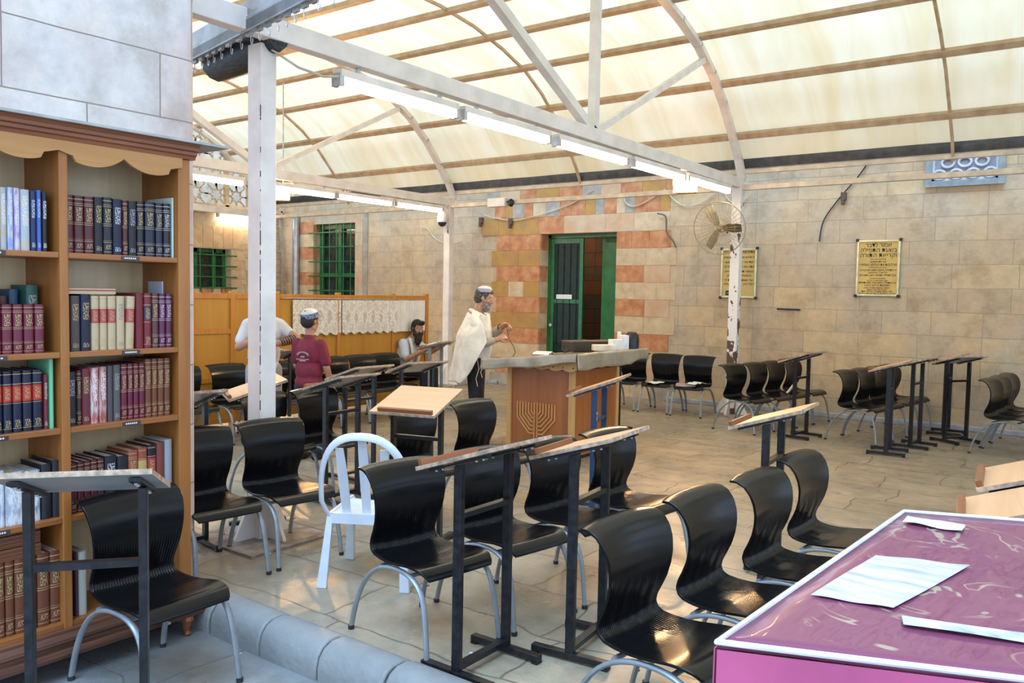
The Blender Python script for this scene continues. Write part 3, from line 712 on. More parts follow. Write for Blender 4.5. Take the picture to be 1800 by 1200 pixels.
for k in range(6):
    a=k*PI/3; mb.bar((c[0],c[1]+.012*math.cos(a),c[2]+.02+.012*math.sin(a)),(c[0],c[1]+.012*math.cos(a+2*PI/3),c[2]+.02+.012*math.sin(a+2*PI/3)),.0015,.003,(1,0,0))
for i in range(3): mb.box(.0222,.0232,-.189,-.171,.765+i*.010,.770+i*.010)
mb.build('star_sticker',PAPER,o,label='pale star sticker with small print')
# ================================================================== WHITE PLASTIC CHAIR
PLW=M('white moulded plastic',(.62,.65,.70),.35,var=.05)
t=thing('plastic_chair',(-3.60,3.52,0),rad(120),'white plastic garden chair with rounded slatted back','chair')
mb=MB(); P=[]
for i in range(25):
    a=PI*i/24; P.append((-.235-.10*math.sin(a),.26*math.copysign(abs(math.cos(a))**.8,math.cos(a)),.50+.40*math.sin(a)**.8))
P=[(-.20,.225,.40)]+P+[(-.20,-.225,.40)]
mb.tube(P,.02,10,rr=[(.012,.024)]*len(P)); mb.build('back_hoop',PLW,t,smooth=True)
for y,yt in ((-.12,-.13),(0,0),(.12,.13)):
    MB().grid(lambda u,v,y=y,yt=yt:(-.205-.115*u**1.2,(y+(yt-y)*u)+(v-.5)*(.045+.012*math.sin(u*PI)),.42+(.47-abs(yt)*.5)*u),12,3,thick=.010).build('back_slat',PLW,t,smooth=True)
MB().grid(lambda u,v:(-.21+.45*u,(v-.5)*(.42+.06*u),.425+.012*math.cos((v-.5)*PI)*-1-.03*max(0,u-.85)/.15),14,10,thick=.018).build('seat',PLW,t,smooth=True)
mb=MB(); mb.box(-.22,.22,-.225,-.205,.38,.43); mb.box(-.22,.22,.205,.225,.38,.43); mb.box(-.225,-.20,-.2,.2,.37,.43); mb.build('seat_apron',PLW,t)
for sx,sy,nm in ((-1,1,0),(-1,-1,0),(1,1,0),(1,-1,0)):
    mb=MB(); top=(sx*.205,sy*.215,.42); bot=(sx*.265,sy*.245,0.0)
    mb.prism([(-.03,0),(.03,0),(.018,.42),(-.018,.42)],lambda p:(sx*(.265-.06*p[1]/.42)-.014,sy*(.245-.03*p[1]/.42)+p[0],p[1]),lambda p:(sx*(.265-.06*p[1]/.42)+.014,sy*(.245-.03*p[1]/.42)+p[0],p[1]))
    mb.build('leg',PLW,t,bevel=.005)
# ================================================================== WOODEN SCREEN WITH LACE
LACE=None
def lacemat():
    m,nt,b=newmat('white lace'); b.inputs['Base Color'].default_value=(.80,.74,.64,1); b.inputs['Roughness'].default_value=.9
    tc=N(nt,'ShaderNodeTexCoord'); sp=N(nt,'ShaderNodeSeparateXYZ'); nt.links.new(tc.outputs['Object'],sp.inputs[0])
    vo=N(nt,'ShaderNodeTexVoronoi'); vo.inputs['Scale'].default_value=26; nt.links.new(tc.outputs['Object'],vo.inputs[0])
    # oval medallions
    a=N(nt,'ShaderNodeMath',operation='MULTIPLY'); nt.links.new(sp.outputs[1],a.inputs[0]); a.inputs[1].default_value=2*PI/.16
    c=N(nt,'ShaderNodeMath',operation='COSINE'); nt.links.new(a.outputs[0],c.inputs[0])
    z=N(nt,'ShaderNodeMath',operation='MULTIPLY'); nt.links.new(sp.outputs[2],z.inputs[0]); z.inputs[1].default_value=2*PI/.30
    c2=N(nt,'ShaderNodeMath',operation='COSINE'); nt.links.new(z.outputs[0],c2.inputs[0])
    ad=N(nt,'ShaderNodeMath',operation='ADD'); nt.links.new(c.outputs[0],ad.inputs[0]); nt.links.new(c2.outputs[0],ad.inputs[1])
    f=ramp(nt,N_div(nt,N_add(nt,ad.outputs[0],2),4),[(.35,0.),(.42,1.),(.55,.2),(.62,1.),(.75,.3)])
    g=ramp(nt,vo.outputs[0],[(.25,1.),(.45,.0)])
    mx=N(nt,'ShaderNodeMath',operation='MAXIMUM'); nt.links.new(f,mx.inputs[0]); nt.links.new(g,mx.inputs[1])
    al=N(nt,'ShaderNodeMath',operation='MULTIPLY_ADD'); nt.links.new(mx.outputs[0],al.inputs[0]); al.inputs[1].default_value=.5; al.inputs[2].default_value=.55
    nt.links.new(al.outputs[0],b.inputs['Alpha']); return m
LACE=lacemat()
XS=-8.74
def screen(ys,label,x=XS,yaw=0):
    y0,y1=ys[0],ys[-1]; t=thing('wooden_screen',(x,y0,0),yaw,label,'screen'); L=y1-y0; H=1.65
    for y in ys: mb=MB(); mb.box(-.03,.03,y-y0-.032,y-y0+.032,0,H+.03); mb.build('stile',PINE,t,bevel=.004)
    for a,b in zip(ys,ys[1:]):
        for z in (.12,.62,1.20,H-.03): mb=MB(); mb.box(-.022,.022,a-y0+.032,b-y0-.032,z-.03,z+.03); mb.build('rail',PINE,t)
        mb=MB(); mb.box(-.006,.006,a-y0+.032,b-y0-.032,.15,H-.05); mb.build('infill_panel',PINEP,t)
    return t
screen([4.0,4.75,5.55,6.10,6.66],'tall pine screen at the left, behind the man in the white shirt')
screen([6.76,7.78,8.84,9.56],'tall pine screen with the lace and white curtains hung on it')
def lace(y0,y1,name,m,label,z1=1.58,h=.44,scal=True):
    def fn(u,v):
        y=y0+(y1-y0)*u; ph=u*(y1-y0)/.16
        hh=h+(.035*abs(math.sin(ph*PI)) if scal else 0)
        return (XS+.045+.014*math.sin(u*(y1-y0)*38)+.006*math.sin(u*90),y,z1-hh*v)
    return tag(MB().grid(fn,110,10,thick=.002).build(name,m,smooth=True),label,'curtain')
CURT=M('white cotton curtain',(.78,.72,.64),.85,var=.05)
lace(6.98,7.80,'lace_curtain',LACE,'scalloped white lace curtain behind the boy, left half of the pair')
lace(7.82,8.86,'lace_curtain',LACE,'scalloped white lace curtain right of the boy, reaching towards the plain one')
lace(8.87,9.50,'white_curtain',CURT,'short plain white curtain at the right end of the wooden screen',h=.46,scal=False)
mb=MB(); mb.tube([(XS+.045,6.8,1.60),(XS+.045,9.52,1.585)],.006,6); tag(mb.build('curtain_wire',BLADE),'thin wire stretched along the top of the wooden screen','wire')
# ================================================================== BOOKCASE
BX=-3.86; BY0=1.17
bc=thing('bookcase',(BX,0,-.08),0,'tall oak bookcase with scalloped top rail against the pink stone pillar','bookcase')
def Z(z): return z+.08
for y0,y1,nm in ((1.17,1.23,0),(1.805,1.845,1),(2.385,2.45,2)):
    mb=MB(); mb.box(-.34,0,y0,y1,Z(.13),Z(2.36)); mb.build('upright_panel',OAK if nm==1 else CHERRY if 0 else OAK,bc,bevel=.004)
mb=MB(); mb.box(-.345,-.335,1.2,2.44,Z(.13),Z(2.36)); mb.build('back_panel',OAKPALE,bc)
SH=[.17,.66,1.07,1.415,1.865]
PLATE=M('dark engraved plate',(.06,.045,.04),.4)
for z in SH:
    for y0,y1 in ((1.23,1.805),(1.845,2.385)):
        mb=MB(); mb.box(-.335,-.004,y0,y1,Z(z)-.026,Z(z)); s=mb.build('shelf',OAKH,bc,bevel=.003)
        if z>.2:
            c=(y0+y1)/2+.02; mb=MB(); mb.box(-.005,-.001,c-.045,c+.045,Z(z)-.024,Z(z)-.004); p=mb.build('label_plate',PLATE,s)
            mb=MB()
            for i in range(6): mb.box(-.001,.0002,c-.03+i*.010,c-.0235+i*.010,Z(z)-.017,Z(z)-.010)
            mb.build('plate_lettering',PAPER,p)
# scalloped top rail
for ya,yb in ((1.20,1.80),(1.80,2.40)):
    pl=[(ya,2.40)]; n=48
    for i in range(n+1):
        u=i/n; y=ya+(yb-ya)*u; z=2.262+.045*abs(math.cos(2*PI*u))**.7*1.0-(.02 if .35<u<.65 else .0)*0
        z=2.315-.055*(1-abs(2*((u*2)%1)-1)**2.2) if .12<u<.88 else 2.315-.05*(1-abs(2*((u*2)%1)-1)**1.5)*.6
        pl.append((y,z))
    pl.append((yb,2.40)); mb=MB(); mb.prism(pl,lambda p:(-.004,p[0],Z(p[1])),lambda p:(.014,p[0],Z(p[1]))); mb.build('scalloped_rail',wood('light oak rail',(.55,.28,.085),(.46,.21,.055),1,.4,.6),bc)
def molding(name,prof,y0,y1,m):
    mb=MB(); mb.prism(prof,lambda p:(p[0],y0,Z(p[1])),lambda p:(p[0],y1,Z(p[1]))); return mb.build(name,m,bc)
molding('cornice_moulding',[(-.34,2.36),(.018,2.36),(.022,2.375),(.035,2.38),(.035,2.395),(.05,2.40),(.05,2.415),(.066,2.43),(-.34,2.43)],1.1,2.47,CHERRY)
molding('top_board',[(-.36,2.432),(.09,2.432),(.09,2.444),(-.36,2.444)],1.1,2.62,M('dusty grey board',(.42,.41,.38),.7))
molding('plinth_moulding',[(-.34,.02),(.035,.02),(.045,.04),(.045,.06),(.03,.07),(.03,.085),(.05,.10),(.05,.115),(.02,.13),(.02,.145),(-.34,.145)],1.13,2.50,M('worn cherry plinth',(.17,.07,.04),.45,var=.25,scale=12,stretch=(1,.2,4)))
for y in (1.2,2.42):
    for x in (.0,-.30):
        mb=MB(); mb.tube([(x,y,Z(.03)),(x+.012,y,Z(-.0)),(x+.004,y,Z(-.035)),(x+.002,y,Z(-.06)),(x+.012,y,Z(-.08))],.02,8,rr=[.032,.030,.019,.015,.022]); mb.build('cabriole_foot',CHERRY,bc,smooth=True)
# ---------------------------------------------------------------- books
_bm={}
def bookmat(base,style,acc=(.42,.31,.14)):
    k=(base,style,acc)
    if k in _bm: return _bm[k]
    m,nt,b=newmat('book cloth %d'%len(_bm)); tc=N(nt,'ShaderNodeTexCoord'); sp=N(nt,'ShaderNodeSeparateXYZ'); nt.links.new(tc.outputs['Generated'],sp.inputs[0])
    z=sp.outputs[2]; c=base+(1,)
    def bands(stops): return ramp(nt,z,stops,'CONSTANT')
    nz=N(nt,'ShaderNodeTexNoise'); nz.inputs['Scale'].default_value=1; nz.inputs['Detail'].default_value=2
    mp=N(nt,'ShaderNodeMapping'); mp.inputs['Scale'].default_value=(1,11,34); nt.links.new(tc.outputs['Generated'],mp.inputs[0]); nt.links.new(mp.outputs[0],nz.inputs[0])
    txt=ramp(nt,nz.outputs[0],[(.50,0.),(.54,1.)])
    # letters only on the middle of the spine
    ym=ramp(nt,sp.outputs[1],[(.0,0.),(.2,1.),(.8,0.)],'CONSTANT')
    tm=N(nt,'ShaderNodeMath',operation='MULTIPLY'); nt.links.new(txt,tm.inputs[0]); nt.links.new(ym,tm.inputs[1])
    def zone(stops):
        a=N(nt,'ShaderNodeMath',operation='MULTIPLY'); nt.links.new(tm.outputs[0],a.inputs[0]); nt.links.new(bands(stops),a.inputs[1]); return a.outputs[0]
    g=GOLDC
    if style=='gilt':
        c=mixc(nt,bands([(0,0),(.04,1),(.05,0),(.21,1),(.216,0),(.24,1),(.246,0),(.50,1),(.506,0),(.53,1),(.536,0),(.83,1),(.836,0),(.86,1),(.868,0),(.93,1),(.945,0)]),base,acc)
        c=mixc(nt,zone([(0,0),(.09,1),(.17,0),(.56,1),(.80,0)]),c,acc)
    elif style=='label':
        c=mixc(nt,bands([(0,0),(.50,1),(.76,0)]),base,acc)
        c=mixc(nt,bands([(0,0),(.06,1),(.068,0),(.47,1),(.48,0),(.78,1),(.79,0),(.94,1),(.95,0)]),c,g)
        c=mixc(nt,zone([(0,0),(.08,1),(.2,0),(.53,1),(.73,0)]),c,g)
    elif style=='title':
        c=mixc(nt,zone([(0,0),(.06,1),(.14,0),(.55,1),(.85,0)]),base,acc)
    elif style=='picture':
        n3=N(nt,'ShaderNodeTexNoise'); n3.inputs['Scale'].default_value=5; nt.links.new(tc.outputs['Generated'],n3.inputs[0])
        c=mixc(nt,ramp(nt,n3.outputs[0],[(.4,0),(.6,1.)]),base,acc); c=mixc(nt,zone([(0,0),(.4,1),(.9,0)]),c,(.75,.72,.68))
    else: c=None
    if c is None: b.inputs['Base Color'].default_value=base+(1,)
    else: nt.links.new(c,b.inputs['Base Color'])
    b.inputs['Roughness'].default_value=.35 if style in('gilt','label') else .5
    _bm[k]=m; return m
GOLDC=(.42,.31,.14)
def book(y0,y1,z,h,depth,mat,label,x=-.045,lean=0,group=None,face=0):
    """upright book, spine to the room (+X)"""
    w=y1-y0-.0015; t=max(.0025,w*.07); o=MB(); n=8
    # wrap-around cover with a rounded spine
    out=[(-depth,-w/2),(0,-w/2)]+[(.010*math.cos(a),w/2*math.sin(a)) for a in [(-PI/2+PI*i/n) for i in range(1,n)]]+[(0,w/2),(-depth,w/2)]
    inn=[(-depth,w/2-t),(-.002,w/2-t),(-.002,-w/2+t),(-depth,-w/2+t)]
    o.prism(out+inn,lambda p:(p[0],p[1],0),lambda p:(p[0],p[1],h))
    ob=o.build('book',mat,smooth=True); ob.location=(BX+x,(y0+y1)/2,z+.0005); ob.rotation_euler=(rad(lean),0,rad(face))
    tag(ob,label,'book',group)
    pg=MB(); pg.box(-depth+.004,-.003,-w/2+t,w/2-t,.004,h-.005); pg.build('page_block',PAGES,ob)
    return ob
MAR=(.075,.010,.016); NAV=(.009,.012,.035); BLK=(.012,.012,.018); BRN=(.15,.045,.02); CRE=(.50,.38,.22); GRN=(.03,.10,.08); DGR=(.07,.06,.065); BUR=(.13,.012,.03); WHT=(.62,.62,.66); BLU=(.05,.12,.42)
ORD=['first','second','third','fourth','fifth','sixth','seventh','eighth','ninth','tenth','eleventh','twelfth','thirteenth','fourteenth','fifteenth','sixteenth']
def row(shelfname,z,items,grp):
    for i,it in enumerate(items):
        y0,y1,h,col,st,acc,nm=it[:7]; kw=it[7] if len(it)>7 else {}
        m=bookmat(col,st,acc) if acc else bookmat(col,st)
        book(y0,y1,z,h,kw.pop('depth',.20),m,'%s, %s from left, %s'%(nm,ORD[i],shelfname),group=grp,**kw)
def ypx(v): # spacing along the shelf read off the photograph, in metres
    return 1.578+v*.002285+v*v*1.13e-6
def R(a): return ypx(a/2.4)
row('top shelf right of the divider',1.865,[
 (R(268),R(307),.262,MAR,'gilt',None,'burgundy book with gilt spine'),(R(308),R(350),.262,MAR,'gilt',None,'burgundy book with gilt spine'),(R(351),R(392),.262,MAR,'gilt',None,'burgundy book with gilt spine'),
 (R(393),R(430),.265,BLK,'title',GOLDC,'plain black book'),(R(431),R(470),.268,BLK,'gilt',None,'black book with ornate gilt spine'),(R(472),R(512),.265,NAV,'title',(.5,.5,.55),'navy book with silver title'),
 (R(513),R(537),.262,MAR,'gilt',None,'thin maroon book'),(R(538),R(574),.262,BLK,'title',(.3,.3,.33),'black book with faint title'),(R(575),R(606),.265,BLK,'gilt',None,'black book with gilt panels'),
 (R(610),R(654),.268,NAV,'gilt',None,'dark blue gilt volume'),(R(656),R(689),.266,NAV,'gilt',None,'dark blue gilt volume'),(R(690),R(722),.268,BLK,'gilt',(.5,.5,.5),'black volume with silver tooling'),
 (R(726),R(736),.30,(.55,.62,.52),'plain',None,'thin pale green booklet standing tall',dict(depth=.22))],'books on the top right shelf')
row('second shelf right of the divider',1.415,[
 (R(269),R(285),.24,DGR,'plain',None,'thin dark book'),(R(287),R(329),.255,(.07,.05,.05),'title',GOLDC,'blackish brown book'),(R(331),R(374),.262,NAV,'title',GOLDC,'navy book with gold crest'),
 (R(376),R(410),.255,CRE,'label',(.38,.05,.05),'cream book with red title panel'),(R(412),R(444),.255,CRE,'label',(.38,.05,.05),'cream book with red title panel'),(R(446),R(482),.255,CRE,'label',(.38,.05,.05),'cream book with red title panel'),
 (R(484),R(519),.255,CRE,'title',(.25,.2,.2),'cream book in a clear plastic wrapper'),(R(522),R(558),.255,CRE,'label',(.38,.05,.05),'cream book with red panel, slightly leaning',dict(lean=-2)),
 (R(568),R(601),.27,(.16,.015,.02),'plain',None,'wide dark red book set back'),(R(603),R(636),.27,(.16,.015,.02),'label',(.05,.03,.05),'red book with dark panels'),(R(638),R(667),.27,(.09,.03,.03),'gilt',None,'dark brown book with crown tooling'),
 (R(669),R(697),.268,(.10,.015,.05),'gilt',(.5,.4,.45),'purple-brown ribbed book'),(R(699),R(726),.268,(.10,.015,.05),'gilt',(.5,.4,.45),'purple-brown ribbed book'),
 (R(730),R(744),.33,(.50,.56,.66),'plain',None,'pale blue folder standing behind',dict(depth=.12,x=-.15))],'books on the second right shelf')
row('third shelf right of the divider',1.07,[
 (R(271),R(309),.25,BLK,'title',(.3,.3,.3),'black book'),(R(310),R(331),.255,(.05,.02,.02),'gilt',None,'dark brown narrow book'),(R(333),R(368),.262,(.14,.02,.03),'title',GOLDC,'dark maroon book'),
 (R(370),R(404),.262,(.45,.10,.09),'picture',(.60,.5,.5),'red book in crinkled plastic'),(R(406),R(440),.265,(.32,.08,.05),'picture',(.5,.3,.28),'rust red book in clear wrap'),(R(442),R(466),.268,DGR,'plain',None,'dark grey book'),(R(467),R(499),.27,(.09,.08,.08),'title',(.3,.28,.25),'charcoal book'),
 (R(501),R(528),.272,BUR,'gilt',None,'burgundy banded volume'),(R(529),R(553),.272,BUR,'gilt',None,'burgundy banded volume'),(R(554),R(578),.272,BUR,'gilt',None,'burgundy banded volume'),(R(579),R(604),.272,BUR,'gilt',None,'burgundy banded volume'),
 (R(606),R(634),.29,BRN,'gilt',None,'brown leather volume'),(R(635),R(660),.29,BRN,'gilt',None,'brown leather volume'),(R(661),R(689),.29,BRN,'gilt',None,'brown leather volume'),(R(690),R(717),.29,BRN,'gilt',None,'brown leather volume')],'books on the third right shelf')
def R3(a): return ypx(a/3.0)
row('fourth shelf right of divider',.66,[
 (R3(347),R3(385),.235,MAR,'gilt',None,'small burgundy book'),(R3(386),R3(422),.237,MAR,'gilt',None,'small burgundy book'),(R3(423),R3(458),.238,MAR,'gilt',None,'small burgundy book'),(R3(459),R3(494),.24,MAR,'gilt',None,'small burgundy book'),(R3(495),R3(531),.24,MAR,'gilt',None,'small burgundy book'),
 (R3(534),R3(600),.245,BLK,'title',(.5,.5,.5),'thick black book'),(R3(602),R3(660),.235,BLK,'plain',None,'black book'),(R3(663),R3(715),.255,(.30,.07,.04),'gilt',None,'rust red thick book'),(R3(717),R3(766),.262,(.30,.07,.04),'label',(.5,.35,.1),'rust red and gold book'),
 (R3(768),R3(815),.27,BLK,'label',(.35,.03,.03),'black book with red foot'),(R3(817),R3(860),.275,(.18,.045,.03),'plain',None,'chestnut brown book'),(R3(862),R3(905),.285,(.30,.31,.34),'plain',None,'silver grey book')],'books on the fourth right shelf')
row('bottom shelf right of divider',.17,[(R3(366),R3(385),.30,(.07,.03,.05),'plain',None,'dark maroon tall book'),(R3(387),R3(432),.30,(.55,.52,.45),'plain',None,'cream tall book behind the chair back')],'books on the bottom right shelf')
def R4(a): return ypx(a/2.307)
row('top shelf left of divider',1.865,[
 (R4(-66),R4(-36),.26,(.30,.33,.45),'picture',(.45,.35,.25),'patterned paperback'),(R4(-35),R4(-1),.26,(.45,.35,.22),'picture',(.2,.3,.5),'patterned paperback'),(R4(0),R4(27),.265,(.40,.42,.50),'picture',(.5,.40,.25),'paperback with a town picture on its spine'),(R4(28),R4(54),.268,(.22,.32,.60),'picture',(.55,.55,.62),'light blue paperback'),(R4(55),R4(80),.268,(.62,.58,.68),'picture',(.35,.25,.45),'white and lilac paperback'),
 (R4(81),R4(119),.265,(.55,.45,.32),'picture',(.35,.45,.6),'sandy picture book'),(R4(121),R4(144),.262,(.02,.03,.09),'title',(.55,.55,.6),'midnight blue book'),(R4(146),R4(165),.268,BLU,'title',(.5,.5,.6),'bright blue book'),(R4(167),R4(189),.262,BLK,'title',(.7,.7,.7),'black book with white lettering')],'books on the top left shelf')
row('second shelf left of divider, front row',1.415,[
 (R4(-40),R4(-2),.215,BUR,'gilt',None,'raspberry gilt volume'),(R4(0),R4(43),.215,BUR,'gilt',None,'raspberry gilt volume'),(R4(45),R4(86),.215,BUR,'gilt',None,'raspberry gilt volume'),(R4(88),R4(130),.215,BUR,'gilt',None,'raspberry gilt volume'),(R4(132),R4(172),.215,BUR,'gilt',None,'raspberry gilt volume')],'gilt volumes on the second left shelf')
row('second shelf left, back row',1.415,[
 (R4(-10),R4(48),.255,BUR,'plain',None,'maroon book showing above the front row',dict(x=-.19,depth=.13)),(R4(50),R4(86),.25,MAR,'plain',None,'dark red book showing above the front row',dict(x=-.19,depth=.13)),(R4(89),R4(128),.28,(.02,.06,.12),'plain',None,'dark blue book showing above the front row',dict(x=-.19,depth=.13)),(R4(146),R4(198),.30,GRN,'title',(.4,.4,.35),'teal green book at the end',dict(x=-.16,depth=.15))],'back row of the second left shelf')
row('third shelf left of divider',1.07,[
 (R4(-84),R4(-44),.27,NAV,'label',(.40,.03,.02),'navy volume with red title panel'),(R4(-42),R4(-2),.27,NAV,'label',(.40,.03,.02),'navy volume with red title panel'),(R4(0),R4(37),.27,NAV,'label',(.40,.03,.02),'navy volume with red title panel'),(R4(39),R4(77),.27,NAV,'label',(.40,.03,.02),'navy volume with red title panel'),(R4(79),R4(118),.27,NAV,'label',(.40,.03,.02),'navy volume with red title panel'),(R4(120),R4(160),.27,NAV,'label',(.40,.03,.02),'navy volume with red title panel'),
 (R4(164),R4(182),.245,(.16,.02,.03),'title',(.5,.45,.4),'thin wine red book'),(R4(186),R4(206),.315,(.16,.50,.28),'plain',None,'tall light green folder')],'books on the third left shelf')
row('fourth shelf left of divider',.66,[
 (R3(-30),R3(0),.25,WHT,'picture',(.3,.35,.45),'white and blue box file'),(R3(2),R3(104),.235,WHT,'picture',(.35,.38,.45),'wide white box with dark print'),(R3(108),R3(190),.23,WHT,'picture',(.25,.3,.4),'white box file with grey print'),(R3(194),R3(250),.25,BLK,'plain',None,'black binder'),(R3(252),R3(314),.262,BLK,'plain',None,'black binder with blue-white pages')],'files on the fourth left shelf')
row('bottom shelf left of divider',.17,[
 (R3(-110),R3(-60),.335,BRN,'gilt',None,'tall chestnut leather volume'),(R3(-58),R3(-8),.335,BRN,'gilt',None,'tall chestnut leather volume'),(R3(-6),R3(42),.335,BRN,'gilt',None,'tall chestnut leather volume'),(R3(44),R3(103),.335,BRN,'gilt',None,'tall chestnut leather volume'),(R3(105),R3(163),.335,BRN,'gilt',None,'tall chestnut leather volume'),(R3(165),R3(232),.335,BRN,'gilt',None,'tall chestnut leather volume'),(R3(234),R3(294),.335,BRN,'gilt',None,'tall chestnut leather volume'),(R3(296),R3(352),.335,(.17,.055,.025),'label',(.42,.03,.02),'tall chestnut volume with a red strip')],'leather volumes on the bottom left shelf')
# volumes lying flat
def flatbook(c,size,yaw,mat,label,pg=PAGES,group=None,name='book'):
    """closed book lying down: size (length, width, thickness), c = centre of its underside"""
    l,w_,h=size; mb=MB(); t=.003
    mb.box(-l/2,l/2,-w_/2,w_/2,0,t); mb.box(-l/2,l/2,-w_/2,w_/2,h-t,h); mb.box(-l/2,l/2,w_/2-t,w_/2,t,h-t)
    o=mb.build(name,mat); o.location=c; o.rotation_euler=(0,0,yaw); tag(o,label,'book',group)
    mb=MB(); mb.box(-l/2+.004,l/2-.004,-w_/2+.005,w_/2-t,t,h-t); mb.build('page_block',pg,o); return o
flatbook((BX-.09,1.97,1.415+.264),(.23,.09,.026),rad(-87),bookmat(CRE,'label',(.38,.05,.05)),'cream book with a red label lying flat on top of the upright books, second shelf')
for i,(h,nm) in enumerate((('lowest',0),('second from below',0),('third from below',0),('top',0))):
    flatbook((BX-.13-.004*i,1.60,.506+i*.055),(.25,.18,.052),rad(-90),bookmat(BRN,'gilt'),'chestnut leather volume lying flat above the tall ones, %s of its pile'%h)
# ================================================================== MENORAH CABINET
def uv(p): return p
CAB=wood('reddish veneer panel',(.40,.13,.03),(.30,.085,.018),2,.35,.5,coat=.25)
CABE=wood('pale wood edge',(.62,.38,.14),(.52,.29,.09),2,.4,.8)
STRIP=wood('pale carved strip',(.66,.36,.13),(.58,.29,.09),2,.4,1)
cx,cy=-4.95,7.66
t=thing('prayer_cabinet',(cx,cy,0),0,'square wooden reading cabinet with a carved seven-branched lamp on its front','cabinet')
hx,hy=.42,.48
mb=MB(); mb.box(-hx+.02,hx-.02,-hy+.02,hy-.02,.04,.93); mb.build('body_panel',CAB,t)
mb=MB(); mb.box(-hx+.04,hx-.04,-hy+.04,hy-.04,0,.04); mb.build('plinth',BLACKST,t)
for a,b in ((-1,-1),(1,-1),(1,1),(-1,1)):
    mb=MB(); mb.box(min(a*hx,a*(hx-.055)),max(a*hx,a*(hx-.055)),min(b*hy,b*(hy-.055)),max(b*hy,b*(hy-.055)),.02,.93); mb.build('corner_post',CABE,t,bevel=.006)
# emblem: nested strips
mb=MB(); yf=-hy+.02
def strip(pts,w_=.014,d=.012):
    for p,q in zip(pts,pts[1:]):
        P=(p[0],yf-d/2,p[1]);Q=(q[0],yf-d/2,q[1]); v=(Vector(Q)-Vector(P)).normalized()*w_*.35
        mb.bar(Vector(P)-v*0,Vector(Q)+v,d,w_,(0,0,1)) if abs(q[1]-p[1])<1e-6 else mb.bar(P,Vector(Q)+v,w_,d,(0,1,0))
ex=-.045
for s in (-1,1):
    for a in (.055,.093,.13,.167,.204,.24):
        zv=.475-(a-.055)*.4; zh=.45-(a-.055)*1.13; k=zv-zh
        strip([(ex+s*a,.57),(ex+s*a,zv),(ex+s*(a-k*.95),zh),(ex+s*.018,zh)])
    strip([(ex+s*.018,.575),(ex+s*.018,.13)])
    strip([(ex+s*.018,.13),(ex+s*.09,.08)]); strip([(ex+s*.018,.17),(ex+s*.13,.08)])
strip([(ex-.14,.075),(ex+.14,.075)])
mb.build('menorah_relief',STRIP,t,bevel=.002,label='pale carved menorah in nested angular strips')
# scalloped skirt
def skirt(L,f):
    pl=[(-L,1.0)]+[(-L+2*L*i/60,.925-.02*abs(math.sin(i/60*PI*6))) for i in range(61)]+[(L,1.0)]; return pl
sl=(1.085-.965)/1.2
def tz(x): return 1.025+(x)*.10
mb=MB(); mb.prism(skirt(.52,0),lambda p:(p[0],-hy-.10,p[1]+.03+p[0]*.10*(p[1]>.95)),lambda p:(p[0],-hy-.085,p[1]+.03+p[0]*.10*(p[1]>.95))); mb.build('scalloped_skirt',CABE,t)
mb=MB(); mb.prism(skirt(.60,0),lambda p:(hx+.075,p[0]+.04,p[1]+.05),lambda p:(hx+.09,p[0]+.04,p[1]+.05)); mb.build('scalloped_skirt',CABE,t)
mb=MB(); mb.prism([(-.60,-.66),(.56,-.66),(.56,.80),(-.60,.80)],lambda p:(p[0],p[1],tz(p[0])+.005),lambda p:(p[0],p[1],tz(p[0])+.035)); mb.build('top_board',CABE,t)
mb=MB()
for i in range(9): mb.lathe([(0,0),(.008,0),(.008,.004),(0,.004)],(-.48+i*.12,-hy-.10,.975),8,(0,-1,0)); mb.lathe([(0,0),(.008,0),(.008,.004),(0,.004)],(hx+.09,-.5+i*.12,.985),8,(1,0,0))
mb.build('peg_holes',DARKF,t)
TAUPE=M('taupe cloth under clear plastic',(.36,.30,.21),.35,var=.12,scale=6,coat=.6,bump=.25,bscale=7)
def covpt(u,v):
    # u around 3 sides by profile across; cloth top with hanging borders
    x=-.62+1.20*u; y=-.68+1.50*v
    return (x,y,tz(x)+.045+.004*noise.noise((x*6,y*6,3)))
mb=MB(); mb.grid(covpt,24,26,thick=.006)
def apron(p0,p1,drop,out):
    def fn(u,v):
        p=Vector(p0).lerp(Vector(p1),u); z=tz(p.x)+.045
        w_=.010*math.sin(u*19)+.008*noise.noise((u*8,v*3,1)); dz=drop*(1+.10*math.sin(u*11+1)+.12*math.sin(u*5))
        return (p.x+out[0]*(.004+w_*v+.012*v),p.y+out[1]*(.004+w_*v+.012*v),z-dz*v)
    mb.grid(fn,40,6,thick=.004)
apron((-.62,-.68,0),(.58,-.68,0),.10,(0,-1)); apron((.58,-.68,0),(.58,.82,0),.145,(1,0)); apron((-.62,.82,0),(.58,.82,0),.10,(0,1)); apron((-.62,-.68,0),(-.62,.82,0),.09,(-1,0))
cc=mb.build('cloth_cover',TAUPE,smooth='all'); cc.location=(cx,cy,0); tag(cc,'taupe cloth under clear plastic draped over the menorah cabinet','cloth')
def at(x,y): return (cx+x,cy+y,tz(x)+.052)
